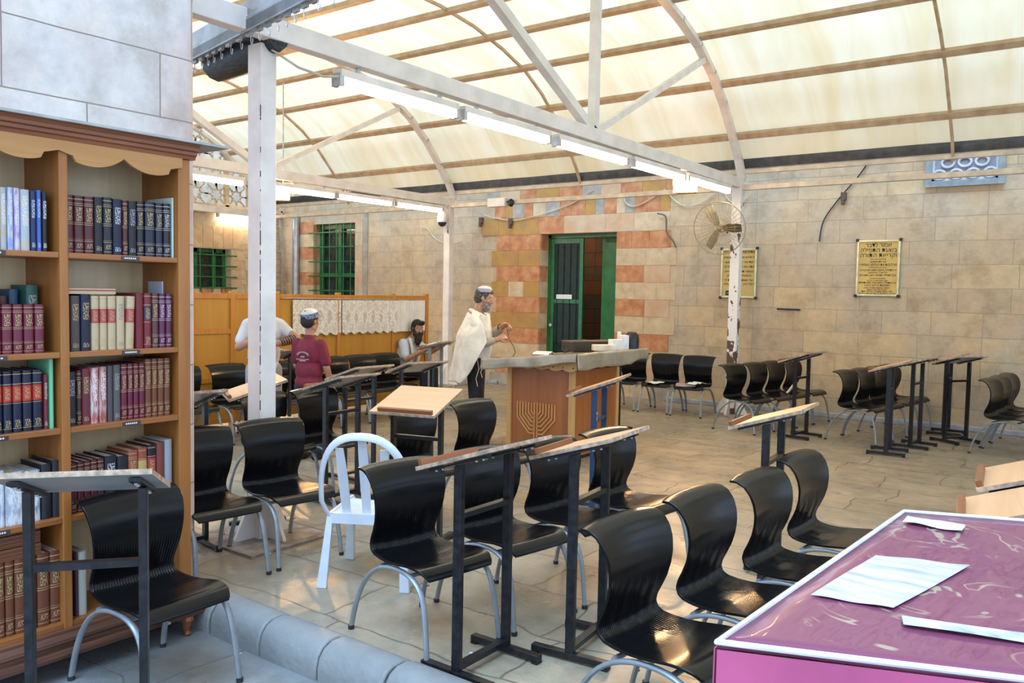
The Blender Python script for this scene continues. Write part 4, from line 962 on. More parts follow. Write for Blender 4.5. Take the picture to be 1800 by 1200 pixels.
def openbook(c,yaw,w_=.26,d=.18,label='',tilt=0,name='open_book'):
    mb=MB()
    for s in (-1,1): mb.grid(lambda u,v,s=s:((v-.5)*d,s*w_/2*u,.008+.018*math.sin(min(1,u*1.3)*PI)**.7*(1-u*.3)),10,4,thick=.006)
    o=mb.build(name,PAPER,smooth=True); o.location=c; o.rotation_euler=(0,rad(-tilt),yaw); tag(o,label,'book')
    m2=MB(); m2.box(-d/2-.006,d/2+.006,-w_/2-.006,w_/2+.006,-.001,.004); m2.build('cover_boards',bookmat(NAV,'plain'),o); 
    m3=MB()
    for s in (-1,1):
        for i in range(8): m3.box(-d*.4+i*d*.1,-d*.4+i*d*.1+.004,min(s*.02,s*w_*.42),max(s*.02,s*w_*.42),.0275 if 0 else .021,.0285)
    return o
openbook(at(-.22,-.10),rad(20),label='open prayer book with white pages on the cabinet, nearest the standing man')
mb=MB(); mb.box(-.13,.13,-.30,.30,0,.12); o=mb.build('storage_box',M('dark brown box',(.035,.025,.02),.5),bevel=.01); o.location=at(.06,.42); o.rotation_euler=(0,0,rad(-25)); tag(o,'long dark brown box lying on the cabinet','box')
mb=MB(); mb.box(-.06,.06,-.12,.12,0,.065); o=mb.build('paper_carton',M('cream carton',(.72,.62,.48),.7),bevel=.003); o.location=at(.36,.22); o.rotation_euler=(0,0,rad(-38)); tag(o,'low cream carton on the cabinet','box')
mb=MB(); mb.box(-.05,.05,-.06,.06,0,.115); o=mb.build('paper_carton',PAPER,bevel=.003); o.location=at(.42,.36); o.rotation_euler=(0,0,rad(-30)); tag(o,'small grey-white carton beside the tall one on the cabinet','box')
mb=MB(); mb.box(-.045,.045,-.05,.05,0,.155); mb.box(-.045,-.040,-.05,.0,.155,.195); o=mb.build('paper_carton',M('bright white carton',(.85,.82,.80),.6),bevel=.002); o.location=at(.44,.50); o.rotation_euler=(0,0,rad(-30)); tag(o,'tall open white carton with a raised flap on the cabinet','box')
mb=MB(); mb.lathe([(0,0),(.085,0),(.085,.11),(.078,.15),(.05,.185),(0,.195)],(0,0,0),20); o=mb.build('domed_tin',BLACKST,smooth=True); o.location=at(.46,.66); tag(o,'black domed tin with a yellow tag at the right end of the cabinet','container')
mb=MB(); mb.box(.06,.066,-.05,-.0,.03,.07); mb.build('yellow_tag',M('amber paper',(.62,.38,.08),.6),o).rotation_euler=(0,0,rad(-50))
mb=MB(); mb.tube([(0,0,.012),(.03,.01,.03),(.05,-.01,.03),(.03,-.03,.015)],.012,7); mb.tube([(0,0,.02),(.01,.02,.05),(.0,.03,.03)],.008,6); o=mb.build('phylactery',BLACKST,smooth=True); o.location=at(.0,-.02); tag(o,'small black leather box with straps beside the open book','tefillin')
# ================================================================== PINK TABLE
PINKM=M('pink satin cloth',(.50,.085,.20),.55,var=.12,scale=3)
def plastic_over_pink():
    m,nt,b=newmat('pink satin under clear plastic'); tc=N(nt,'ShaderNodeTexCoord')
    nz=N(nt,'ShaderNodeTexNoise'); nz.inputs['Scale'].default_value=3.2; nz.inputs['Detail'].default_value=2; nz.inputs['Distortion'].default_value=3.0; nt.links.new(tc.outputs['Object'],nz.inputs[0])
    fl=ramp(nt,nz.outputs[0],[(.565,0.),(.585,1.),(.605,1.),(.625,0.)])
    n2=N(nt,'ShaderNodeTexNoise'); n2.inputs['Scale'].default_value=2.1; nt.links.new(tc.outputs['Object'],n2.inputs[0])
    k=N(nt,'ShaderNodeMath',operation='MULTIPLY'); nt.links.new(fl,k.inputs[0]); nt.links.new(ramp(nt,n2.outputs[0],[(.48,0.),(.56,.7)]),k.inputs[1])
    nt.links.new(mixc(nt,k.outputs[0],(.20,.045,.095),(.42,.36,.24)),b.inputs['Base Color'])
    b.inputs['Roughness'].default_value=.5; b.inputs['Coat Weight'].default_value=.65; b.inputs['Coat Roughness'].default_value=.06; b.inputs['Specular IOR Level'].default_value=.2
    mp=N(nt,'ShaderNodeMapping'); mp.inputs['Rotation'].default_value=(0,0,.6); mp.inputs['Scale'].default_value=(7,1.6,1); nt.links.new(tc.outputs['Object'],mp.inputs[0])
    n3=N(nt,'ShaderNodeTexNoise'); n3.inputs['Scale'].default_value=1.1; n3.inputs['Detail'].default_value=3; nt.links.new(mp.outputs[0],n3.inputs[0])
    bp=N(nt,'ShaderNodeBump'); bp.inputs['Strength'].default_value=.55; bp.inputs['Distance'].default_value=.05; nt.links.new(n3.outputs[0],bp.inputs['Height']); nt.links.new(bp.outputs[0],b.inputs['Coat Normal'])
    return m
TZ=1.0; TA=Vector((-.66,1.63)); TB=Vector((-.59,3.06)); du=Vector((.93,.37)).normalized()*1.0
t=thing('covered_table',(-.15,2.4,-.08),0,'big table at the lower right under a pink cloth and clear plastic','table')
def TP(u,v): p=TA.lerp(TB,v)+du*u; return p
o0=Vector((-.15,2.4,-.08))
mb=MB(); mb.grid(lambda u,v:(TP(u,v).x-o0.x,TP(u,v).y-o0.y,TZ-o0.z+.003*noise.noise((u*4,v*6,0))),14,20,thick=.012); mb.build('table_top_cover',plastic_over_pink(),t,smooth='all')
mb=MB()
cs=[TP(0,0),TP(1,0),TP(1,1),TP(0,1)]; cen=sum(cs,Vector((0,0)))/4
for i in range(4):
    a,b=cs[i],cs[(i+1)%4]; nrm=Vector(((b-a).y,-(b-a).x)).normalized()
    def fn(u,v,a=a,b=b,nrm=nrm):
        p=a.lerp(b,u)+nrm*(.004+.03*v*abs(math.sin(u*14))*v); return (p.x-o0.x,p.y-o0.y,TZ-.012-o0.z-.86*v)
    mb.grid(fn,50,6,thick=.003)
mb.build('hanging_cloth',PINKM,t,smooth=True)
mb=MB(); mb.tube([(c.x-o0.x,c.y-o0.y,TZ-o0.z+.002) for c in [TP(u/8,0) for u in range(9)]+[TP(1,v/8) for v in range(1,9)]+[TP(1-u/8,1) for u in range(1,9)]+[TP(0,1-v/8) for v in range(1,8)]],.007,8,closed=True); mb.build('white_piping',M('clear vinyl piping',(.72,.68,.72),.25),t,smooth=True)
for u,v in ((.08,.06),(.92,.06),(.92,.94),(.08,.94)):
    p=TP(u,v); mb=MB(); mb.box(p.x-o0.x-.03,p.x-o0.x+.03,p.y-o0.y-.03,p.y-o0.y+.03,0,TZ-o0.z-.03); mb.build('leg',CABE,t)
def sheet(name,c,l,w_,yaw,mat,label,cat='paper',cur=.004,z=None):
    mb=MB(); mb.grid(lambda u,v:((u-.5)*l,(v-.5)*w_,.002+cur*math.sin(u*7)*math.sin(v*5+1)+cur),10,6,thick=.0008)
    o=mb.build(name,mat,smooth=True); o.location=c; o.rotation_euler=(0,0,yaw); return tag(o,label,cat)
PRINT=M('printed white paper',(.74,.76,.80),.5,var=.25,scale=60,stretch=(1,6,1))
sheet('paper_slip',(-.475,2.93,TZ+.004),.17,.09,rad(2),PRINT,'small printed paper slip at the far corner of the pink table')
sheet('printed_strip',(-.155,2.055,TZ+.004),.46,.055,rad(15),M('pale blue printed strip',(.62,.72,.76),.4,var=.3,scale=14),'long narrow white and blue strip lying on the pink table',cur=.002)

SHP=[(-.589,2.027),(-.542,2.467),(-.318,2.538),(-.411,2.064)]  # thin pale quad added to give the cover its white patch
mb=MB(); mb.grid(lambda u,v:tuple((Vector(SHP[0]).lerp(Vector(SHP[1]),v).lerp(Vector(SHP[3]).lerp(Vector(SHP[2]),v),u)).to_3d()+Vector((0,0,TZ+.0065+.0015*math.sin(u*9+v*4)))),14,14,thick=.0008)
tag(mb.build('white_patch',M('pale streaky patch',(.62,.62,.72),.25,var=.2,scale=5,stretch=(1,5,1)),smooth=True),'large plain white patch on the left half of the pink table','paper')
mb=MB(); mb.ell((0,0,.05),(.09,.13,.055),None,18); o=mb.build('knitted_hat',M('dark navy ribbed knit',(.03,.04,.06),.8,bump=.4,bscale=90,stretch=(1,.1,1)),smooth=True); o.location=(-.055,2.50,TZ+.005); o.rotation_euler=(0,0,.4); tag(o,'dark ribbed cap at the right edge of the pink table','cap')
# ================================================================== SIGNS
_dg=None
def textmesh(name,body,size,mat,parent,x,z,y,align='CENTER',ext=.0015,wmax=None):
    c=bpy.data.curves.new(name,'FONT'); c.body=body[::-1]; c.size=size; c.align_x=align; c.extrude=ext; c.resolution_u=2
    o=bpy.data.objects.new(name,c); COL.objects.link(o); dg=bpy.context.evaluated_depsgraph_get()
    me=bpy.data.meshes.new_from_object(o.evaluated_get(dg)); bpy.data.objects.remove(o); 
    me.materials.clear(); me.materials.append(mat)
    o=bpy.data.objects.new(name,me); COL.objects.link(o); o.parent=parent; o.location=(x,y,z); o.rotation_euler=(PI/2,0,0)
    if wmax:
        w_=max(v.co.x for v in me.vertices)-min(v.co.x for v in me.vertices)
        if w_>0: o.scale=(wmax/w_,1,1)
    return o
SIGNM=M('brass yellow sign face',(.66,.42,.10),.35,var=.08,scale=3); FRM=M('pale gilt frame',(.72,.64,.36),.3,metal=.5)
def sign(x0,x1,z0,z1,label,lines,extra=None):
    w_=x1-x0;h=z1-z0; t=thing('notice_board',((x0+x1)/2,YW-.012,(z0+z1)/2),0,label,'sign')
    mb=MB(); mb.box(-w_/2+.02,w_/2-.02,-.012,0,-h/2+.02,h/2-.02); mb.build('sign_face',SIGNM,t)
    for a in ((-w_/2,-w_/2+.028,-h/2,h/2),(w_/2-.028,w_/2,-h/2,h/2),(-w_/2,w_/2,-h/2,-h/2+.028),(-w_/2,w_/2,h/2-.028,h/2)):
        mb=MB(); mb.box(a[0],a[1],-.028,-.001,a[2],a[3]); mb.build('frame_bar',FRM,t,bevel=.004)
    for a in (-1,1):
        for b in (-1,1): mb=MB(); mb.box(a*w_/2-.02,a*w_/2+.02,-.031,-.001,b*h/2-.02,b*h/2+.02); mb.build('corner_cap',BLACKST,t,bevel=.004)
    for txt,zz,sz,wm in lines: textmesh('lettering',txt,sz,INK,t,0,zz*h-h/2,-.0135,wmax=wm*w_)
    return t
sign(-3.17,-2.60,1.77,2.555,'gilt-framed yellow notice with a three-line Hebrew heading, at the right of the wall',[
 ('אסור לדבר',.875,.085,.60),('בשעת התפילה',.785,.085,.83),('וקריאת התורה',.695,.085,.83),
 ('שולחן ערוך אורח חיים',.650,.022,.36),('וכבר כתבו הפוסקים',.600,.036,.36),('נא לכבות את הטלפון הסלולרי',.540,.048,.86),('על פי הרבנים שליט״א',.500,.022,.40),
 ('כי התפילה במקום קדוש הזה צריכה',.450,.038,.84),('יראה ואימה',.405,.034,.44),('ובכל תפילה ותפילה יכוון האדם לבו',.360,.036,.84),('שולחן ערוך סימן צח',.310,.02,.36),('בדברי חכמים נאמר כי ראוי לכל',.270,.022,.48),
 ('כל המתפלל בכוונה ובלב שלם תפילתו',.225,.038,.86),('נשמעת ברצון לפניו',.180,.036,.58),('והמדבר בשעת התפילה נושא',.140,.024,.60),('באחריות רבה מאוד',.108,.022,.46),('ויהי רצון שנזכה כולנו יחד',.070,.036,.72),('לשמוע בשורות טובות ישועות ונחמות',.030,.034,.84)])
s2=sign(-5.19,-4.62,1.71,2.47,'gilt-framed yellow notice half hidden behind the fan post',[
 ('מודים אנחנו לך שאתה הוא',.90,.06,.84),('ה אלהינו ואלהי אבותינו לעולם',.80,.05,.84),('ועד צור חיינו מגן ישענו',.705,.05,.80),('אתה הוא לדור ודור נודה לך',.61,.05,.84),('ונספר תהלתך על חיינו',.515,.05,.80),('המסורים בידך',.43,.05,.70),('ועל נשמותינו הפקודות לך',.34,.05,.80),('ועל נסיך שבכל יום עמנו',.265,.045,.80)])
mb=MB(); mb.box(-.20,-.02,-.016,-.012,-.345,-.27); mb.build('black_panel',BLACKST,s2)
textmesh('lettering','תרומת המשפחה',.03,M('gold letters',(.7,.5,.15),.4),s2,-.11,-.315,-.0175,wmax=.14)
# ================================================================== FAN, CAMERA, CABLES, PIPES
CAGE=M('dusty brass wire',(.42,.32,.18),.45,metal=.5)
nrm=(R0*(-.50)+R1*(-.22)+R2*(.82)).normalized()
fl=Vector((-4.80,11.42,2.70))
t=thing('cage_fan',fl,0,'big round caged wall fan fixed to the rusty post at the right','fan')
t.rotation_mode='QUATERNION'; t.rotation_quaternion=Vector((0,0,1)).rotation_difference(nrm)
mb=MB()
def ringp(r,z,n=40): return [(r*math.cos(2*PI*i/n),r*math.sin(2*PI*i/n),z) for i in range(n)]
mb.tube(ringp(.375,0),.008,6,closed=True)
mb.build('cage_rim',CAGE,t,smooth=True)
mb=MB()
for r,zf,zb in ((.12,.075,-.10),(.24,.055,-.085)): mb.tube(ringp(r,zf),.0022,4,closed=True); mb.tube(ringp(r,zb),.0022,4,closed=True)
for k in range(36):
    a=2*PI*k/36; c,s=math.cos(a),math.sin(a)
    mb.tube([(.05*c,.05*s,.078),(.2*c,.2*s,.066),(.375*c,.375*s,0)],.0017,4)
    mb.tube([(.09*c,.09*s,-.10),(.25*c,.25*s,-.085),(.375*c,.375*s,0)],.0017,4)
mb.build('wire_guard',CAGE,t,smooth=True)
for k in range(3):
    a=rad(125+120*k); mb=MB()
    def bl(u,v,a=a):
        r=.05+.27*u; wv=(v-.5)*(.07+.06*math.sin(u*PI*.8)); return (r*math.cos(a)-wv*math.sin(a),r*math.sin(a)+wv*math.cos(a),.0+wv*.45)
    mb.grid(bl,10,4,thick=.003); mb.build('blade',M('dull bronze blade',(.20,.16,.09),.4,metal=.5) if k==0 else bpy.data.materials['dull bronze blade'],t,smooth=True)
MB().lathe([(0,-.04),(.04,-.04),(.045,0),(.03,.03),(0,.035)],(0,0,0),16).build('hub',CAGE,t,smooth=True)
MB().lathe([(0,-.26),(.06,-.255),(.078,-.22),(.078,-.12),(.06,-.10),(0,-.10)],(0,0,0),18).build('motor',M('cream motor housing',(.55,.48,.30),.4),t,smooth=True)
br=MB(); br.tube([(0,0,-.2),(.05,-.05,-.26),(.03,-.10,-.32)],.016,8); br.build('mount_arm',BLACKST,t,smooth=True)
# dome camera
t=thing('security_camera',(-10.14,11.50,2.98),0,'white dome security camera hanging from the post behind the seated man','camera')
MB().lathe([(0,.0),(.085,.0),(.095,.03),(.095,.10),(.07,.16),(.03,.19),(.025,.22),(0,.22)],(0,0,0),24).build('housing',WHITE,t,smooth=True)
MB().ell((0,0,.0),(.078,.078,.085),None,18).build('smoked_dome',GLASSD,t,smooth=True)
MB().tube([(0,0,.2),(0,.02,.28),(.02,.08,.31),(.02,.16,.26)],.02,8).build('bracket_arm',WHITE,t,smooth=True)
mb=MB(); mb.tube([(.04,.1,-.06),(.05,.11,-.16),(.04,.12,-.2),(.02,.12,-.14)],.006,6); mb.build('cable_loop',BLACKST,t,smooth=True)
CAB1=M('off-white cable',(.62,.54,.42),.6); CAB2=M('black cable',(.02,.02,.03),.5)
def cable(pts,m,label,r=.008,y=YW-.03):
    P=[Vector((x,y,z)) for x,z in pts]; Q=[]
    for i in range(len(P)-1):
        p0=P[max(0,i-1)];p1=P[i];p2=P[i+1];p3=P[min(len(P)-1,i+2)]
        for k in range(6):
            s=k/6; Q.append(.5*((2*p1)+(p2-p0)*s+(2*p0-5*p1+4*p2-p3)*s*s+(3*p1-p0-3*p2+p3)*s**3))
    Q.append(P[-1]); tag(MB().tube(Q,r,5).build('loose_cable',m,smooth=True),label,'cable')
cable([(-11.6,3.0),(-11.4,2.98),(-11.15,2.76),(-10.8,2.66),(-10.5,2.70)],CAB1,'pale loose cable with a plug on the wall left of the dome camera')
cable([(-9.95,3.18),(-9.3,3.06),(-8.7,3.13),(-8.0,3.30),(-7.55,3.52)],CAB1,'long pale cable drooping across the wall left of the door')
cable([(-6.95,3.50),(-6.92,3.28),(-6.75,3.2),(-6.5,3.28),(-6.2,3.45)],CAB1,'pale cable loop above the door opening')
cable([(-6.2,3.45),(-6.0,3.25),(-5.8,3.16),(-5.55,3.2),(-5.3,3.35)],CAB1,'pale cable loop above the striped blocks right of the door')
cable([(-5.2,3.55),(-5.15,3.28),(-4.95,3.15),(-4.75,3.3)],CAB1,'pale cable loop behind the fan')
cable([(-3.0,3.75),(-3.2,3.45),(-3.45,3.15),(-3.65,2.85),(-3.70,2.55)],CAB2,'black cable hanging down the wall left of the right-hand notice',.010)
cable([(-6.3,3.06),(-6.15,3.0),(-6.12,2.75),(-6.0,2.6),(-5.95,2.5)],M('dark rusty rod',(.14,.10,.07),.7),'bent dark iron rod sticking out beside the striped door blocks',.014,YW-.06)
mb=MB(); mb.tube([(-4.28,YW-.035,1.555),(-3.95,YW-.035,1.55)],.012,6); mb.tube([(-4.28,YW-.035,1.555),(-4.28,YW,1.555)],.01,6); mb.tube([(-3.95,YW-.035,1.55),(-3.95,YW,1.55)],.01,6); tag(mb.build('iron_bar',BLACKST),'short dark horizontal iron bar fixed to the wall between the two notices','bar')
for x,z,lb in ((-3.38,3.15,'rusty clamp on the wall above the right-hand notice'),(-9.3,3.0,'rusty clamp on the wall at upper left of the door'),(-10.0,3.05,'rusty iron fitting on the wall right of the dome camera')):
    mb=MB(); mb.box(-.035,.035,-.08,0,-.02,.09); mb.box(-.02,.02,-.1,-.04,-.09,-.01); o=mb.build('wall_clamp',M('rusty iron',(.12,.07,.05),.8) if 'rusty iron' not in bpy.data.materials else bpy.data.materials['rusty iron'],bevel=.006); o.location=(x,YW,z); tag(o,lb,'clamp')
# niche with pierced stone at the top right of the wall
t=thing('pierced_vent',(-1.86,YW-.02,3.56),0,'pierced stone vent with rows of round holes, top right of the wall','vent')
LILAC=M('pale painted stone',(.62,.62,.68),.6); SLATE=M('grey green frame',(.30,.33,.33),.6)
mb=MB()
for a in ((-.47,-.39,-.32,.45),(.39,.47,-.32,.45),(-.39,.39,-.32,-.24),(-.39,.39,.38,.45)): mb.box(a[0],a[1],-.04,.0,a[2],a[3])
mb.build('vent_frame',SLATE,t,bevel=.005)
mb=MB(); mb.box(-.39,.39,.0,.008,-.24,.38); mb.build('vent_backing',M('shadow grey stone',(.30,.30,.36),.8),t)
mb=MB()
for r_ in range(4):
    for c_ in range(4+(r_%2)):
        x=-.30+c_*.2-(.1 if r_%2 else 0)
        if abs(x)>.33: continue
        z=-.16+r_*.155; pts=[(x+.075*math.cos(a),-.012,z+.06*math.sin(a)) for a in [2*PI*i/16 for i in range(16)]]; mb.tube(pts,.017,6,closed=True)
mb.build('ring_tracery',LILAC,t,smooth=True)
mb=MB(); mb.box(-.39,.39,-.004,.002,-.24,-.19); mb.box(-.39,-.36,-.004,.002,-.24,.38); mb.box(.36,.39,-.004,.002,-.24,.38); mb.build('inner_border',LILAC,t)
# drainpipe and ladder in the far corner
mb=MB(); mb.tube([(-15.35,YW-.1,0),(-15.35,YW-.1,3.42)],.075,14); tag(mb.build('drainpipe',M('galvanised pipe',(.42,.44,.46),.35,metal=.6),smooth=True),'fat grey drainpipe in the far corner by the cream post','pipe')
t=thing('ladder',(XL+.48,12.2,0),rad(90),'aluminium ladder leaning in the far corner above the wooden screen','ladder')
AL=M('aluminium',(.60,.60,.58),.35,metal=.7)
for s in (-.19,.19): mb=MB(); mb.bar((s,0,0),(s,.40,3.3),.028,.06); mb.build('ladder_rail',AL,t)
for i in range(11): mb=MB(); k=(.25+i*.29)/3.3; mb.tube([(-.19,.40*k,3.3*k),(.19,.40*k,3.3*k)],.014,6); mb.build('rung',AL,t)
mb=MB(); mb.box(-16.0,DX0-.9,YW-.07,YW,0,.07); mb.box(DX1+1.0,4.4,YW-.07,YW,0,.07); mb_=mb.build('baseboard_back',M('pale bluish cement',(.45,.46,.48),.7,var=.2,scale=5),bevel=.01); struct(mb_)
t=thing('junction_box',(-8.95,11.66,3.27),0,'white junction box with a black knob on the eaves beam left of the door','box')
mb=MB(); mb.box(-.19,.19,-.12,0,-.06,.09); mb.build('box_case',WHITE,t,bevel=.01)
MB().ell((.28,-.05,.0),(.055,.05,.07),None,12).build('black_knob',BLACKST,t,smooth=True)
MB().tube([(.19,-.05,.02),(.25,-.05,.02)],.012,6).build('knob_stem',BLACKST,t)
cable([(-4.9,0)],CAB1,'') if False else None
mb=MB(); mb.tube([(-4.66,3.56,3.30),(-4.62,3.75,3.22),(-4.60,3.95,3.20),(-4.62,4.12,3.24)],.009,6); tag(mb.build('loose_cable',CAB1,smooth=True),'pale cable sagging from the front post top to the nearest fluorescent light','cable')
# small litter
for x,y,lb in ((-3.42,3.80,'scrap of white paper on the floor left of the plastic chair'),(-2.42,3.02,'torn white paper on the floor under the front reading stand')):
    sheet('paper_scrap',(x,y,.001),.055,.03,.4,PAPER,lb,cur=.008)
# papers on chairs and desks
sheet('newspaper',(-5.62,11.18,.425),.20,.30,rad(10),PAPER,'white open paper on the seat of the chair left of the heaped books',cur=.012)
flatbook((-5.12,11.16,.425),(.28,.20,.03),rad(20),bookmat((.55,.33,.25),'plain'),'salmon coloured book lying on the chair right of the door')
openbook((-4.98,11.2,.460),rad(-20),.24,.16,'open white-paged book on top of the heap on the wall chair')
mb=MB(); mb.grid(lambda u,v:((u-.5)*.16,.02+.10*v+.02*math.sin(u*9),.02+.14*v),8,4,thick=.003); o=mb.build('folded_paper',PAPER,smooth=True); o.location=(-3.72,11.30,.42); o.rotation_euler=(0,0,rad(-80)); tag(o,'white folded paper stuck on the third chair by the fan post','paper')
flatbook((-5.42,5.12,.0),(.0001+.2,.14,.02),0,bookmat(NAV,'plain'),'x') if False else None
def on_desk(k,du_,dv,h=.020):
    """point and yaw on a stand's sloping desk"""
    r=[a for a in ST if a[0]==k][0]; a=rad(r[3]); tl=rad(r[6])
    return (r[1]+math.cos(a)*du_-math.sin(a)*dv, r[2]+math.sin(a)*du_+math.cos(a)*dv, r[4]+r[5]+math.tan(tl)*du_+h/math.cos(tl)),a,tl
p,a,tl=on_desk('S14',-.06,-.05); mb=MB(); mb.grid(lambda u,v:((u-.5)*.16,(v-.5)*.12,.028*math.sin(u*PI)*math.sin(v*PI)+.004*math.sin(u*17)*math.sin(v*13)),12,10,thick=.003)
o=mb.build('purple_bag',M('purple patterned plastic',(.42,.25,.42),.25,var=.5,scale=50,col2=(.62,.60,.62)),smooth=True); o.location=p; o.rotation_euler=(0,-tl,a); tag(o,'crumpled purple and clear plastic bag on a reading stand','bag')
p,a,tl=on_desk('S17',.02,0); openbook(p,a,.22,.16,'open book lying on the reading stand next to the boy',tilt=math.degrees(tl))
p,a,tl=on_desk('S16',-.02,0); openbook(p,a,.24,.17,'open book the seated man is reading',tilt=math.degrees(tl))
# booklet standing against the blond desk
mb=MB(); mb.box(-.07,.07,-.006,.006,0,.21); o=mb.build('booklet',[PAPER],bevel=.002); o.location=(-7.35,6.05,.44); o.rotation_euler=(rad(-18),0,rad(40)); tag(o,'white booklet propped on the chair right of the front post','book')
mb=MB()
for i in range(9): mb.box(-.055,.055,-.0068,-.0062,.025+i*.02,.033+i*.02)
mb.build('printed_lines',M('pinkish print',(.55,.35,.38),.6),o)
# ================================================================== PEOPLE
HAIRD=M('dark hair',(.03,.022,.018),.8,var=.4,scale=60,bump=.5,bscale=80); HAIRG=M('greying hair',(.11,.09,.075),.8,var=.4,scale=60,bump=.5,bscale=80)
BEARDG=M('grey beard',(.30,.27,.24),.85,var=.4,scale=50,bump=.6,bscale=70)
KHAKI=M('khaki shirt',(.38,.34,.27),.8,var=.1,bump=.15,bscale=30); TROU=M('black trousers',(.013,.014,.022),.8,var=.2)
SHIRTW=M('pale shirt',(.62,.60,.60),.8,var=.06,bump=.15,bscale=30); SHIRTB=M('light blue shirt',(.52,.58,.68),.8,var=.06,bump=.15,bscale=30)
MAROON=M('maroon cotton',(.20,.014,.035),.8,var=.12,scale=10,bump=.15,bscale=25); DENIM=M('dark denim',(.03,.035,.06),.8,var=.2); GREYT=M('light grey trousers',(.34,.33,.33),.8)
KIP=M('white knitted cap',(.72,.68,.62),.8,bump=.4,bscale=90); KIPB=M('blue knitted rim',(.20,.25,.42),.8,var=.5,scale=45)
SHOE=M('black leather shoe',(.01,.01,.012),.4); EYE=M('eye white',(.7,.68,.65),.3); LIP=M('lips',(.32,.10,.08),.5)
V=Vector
class Body(MB):
    def cap(s,p,q,r1,r2,n=12):
        p=V(p);q=V(q);d=(q-p); L=d.length; d=d/L if L>1e-6 else V((0,0,1)); P=[];R=[]
        for k in range(4): a=PI/2*(k+.25)/4; P.append(p-d*r1*math.cos(a)); R.append(r1*math.sin(a))
        P.append(p);R.append(r1);P.append((p+q)/2);R.append((r1+r2)/2);P.append(q);R.append(r2)
        for k in range(4): a=PI/2*(3.75-k)/4; P.append(q+d*r2*math.cos(a)); R.append(r2*math.sin(a))
        return s.tube(P,.01,n,rr=R)
    def chain(s,pts):
        for (p,r),(q,r2) in zip(pts,pts[1:]): s.cap(p,q,r,r2)
        return s
    def done(s,name,mat,parent,vox=.009,sm=4,label=None):
        o=s.build(name,mat,parent,smooth='all',label=label)
        m=o.modifiers.new('fuse','REMESH'); m.mode='VOXEL'; m.voxel_size=vox; m.use_smooth_shade=True
        m=o.modifiers.new('relax','SMOOTH'); m.iterations=sm; m.factor=.5
        return o
def hand(b,w,d,back,s,curl=.5,k=1.0,tip=None):
    """w wrist, d direction of the palm, back = normal of the back of the hand, s=+1/-1 thumb side"""
    w=V(w); d=V(d).normalized(); back=V(back); back=(back-d*back.dot(d)).normalized(); sd=d.cross(back)*s
    b.chain([(w,.024*k),(w+d*.035*k,.026*k)]);
    for o_ in (-.028,-.010,.010,.028): b.cap(w+d*.02*k+sd*o_*.6*k,w+d*.085*k+sd*o_*k,.015*k,.0125*k,8)
    for o_,L in ((-.030,.062),(-.010,.076),(.010,.080),(.030,.070)):
        p=w+d*.088*k+sd*o_*k; a=curl*.5; dd=(d*math.cos(a)-back*math.sin(a)+sd*o_*1.2).normalized()
        q=p+dd*L*.5*k; a=curl*1.5; d2=(d*math.cos(a)-back*math.sin(a)+sd*o_).normalized(); r=q+d2*L*.5*k
        b.chain([(p,.0095*k),(q,.0088*k),(r,.0072*k)])
    p=w+d*.03*k+sd*.028*k; q=p+(d*.6+sd*.75-back*.25).normalized()*.038*k; r=q+(d*.9+sd*.25-back*.35).normalized()*.032*k
    b.chain([(p,.015*k),(q,.0115*k),(r,.0095*k)])
def head(b,parent,c,H,k=1.0):
    c=V(c); f=lambda x,y,z: c+H@(V((x,y,z))*k)
    rot=H.to_4x4().to_euler()
    b.ell(f(-.008,0,.03),(.100*k,.078*k,.095*k),rot,20); b.ell(f(.018,0,-.02),(.078*k,.066*k,.085*k),rot,18)
    b.cap(f(.045,0,-.085),f(.055,0,-.092),.034*k,.030*k); b.cap(f(-.0,.035,-.065),f(.05,.015,-.095),.03*k,.022*k); b.cap(f(-.0,-.035,-.065),f(.05,-.015,-.095),.03*k,.022*k)
    b.cap(f(.088,0,.018),f(.110,0,-.022),.009*k,.014*k,8); b.ell(f(.098,.012,-.026),(.010*k,.008*k,.007*k),rot,8); b.ell(f(.098,-.012,-.026),(.010*k,.008*k,.007*k),rot,8)
    b.cap(f(.082,.04,.034),f(.091,.012,.037),.010*k,.010*k,8); b.cap(f(.082,-.04,.034),f(.091,-.012,.037),.010*k,.010*k,8)
    for s in (-1,1): b.ell(f(-.008,.078*s,-.002),(.020*k,.010*k,.032*k),rot,10); b.ell(f(.055,.045*s,-.02),(.028*k,.020*k,.022*k),rot,10)
    for s in (-1,1):
        e=MB(); e.ell(f(.083,.031*s,.016),(.010*k,.014*k,.008*k),rot,10); e.build('eye',EYE,parent,smooth=True)
        e=MB(); e.ell(f(.090,.031*s,.016),(.005*k,.006*k,.006*k),rot,8); e.build('pupil',BLACKST,parent,smooth=True)
    e=MB(); e.ell(f(.090,0,-.055),(.012*k,.024*k,.008*k),rot,10); e.build('mouth',LIP,parent,smooth=True)
    return f,rot
def hair(f,rot,k,mat,parent,short=True,rec=0):
    b=Body(); b.ell(f(-.020,0,.040),(.098*k,.086*k,.092*k),rot,20); b.ell(f(-.045,0,-.005),(.070*k,.080*k,.075*k),rot,18)
    if not rec: b.ell(f(.035,0,.085),(.055*k,.062*k,.036*k),rot,14)
    for s in (-1,1): b.cap(f(-.005,.074*s,.03),f(.02,.076*s,-.02),.013*k,.008*k,8)
    return b.done('hair',mat,parent,.008,3)
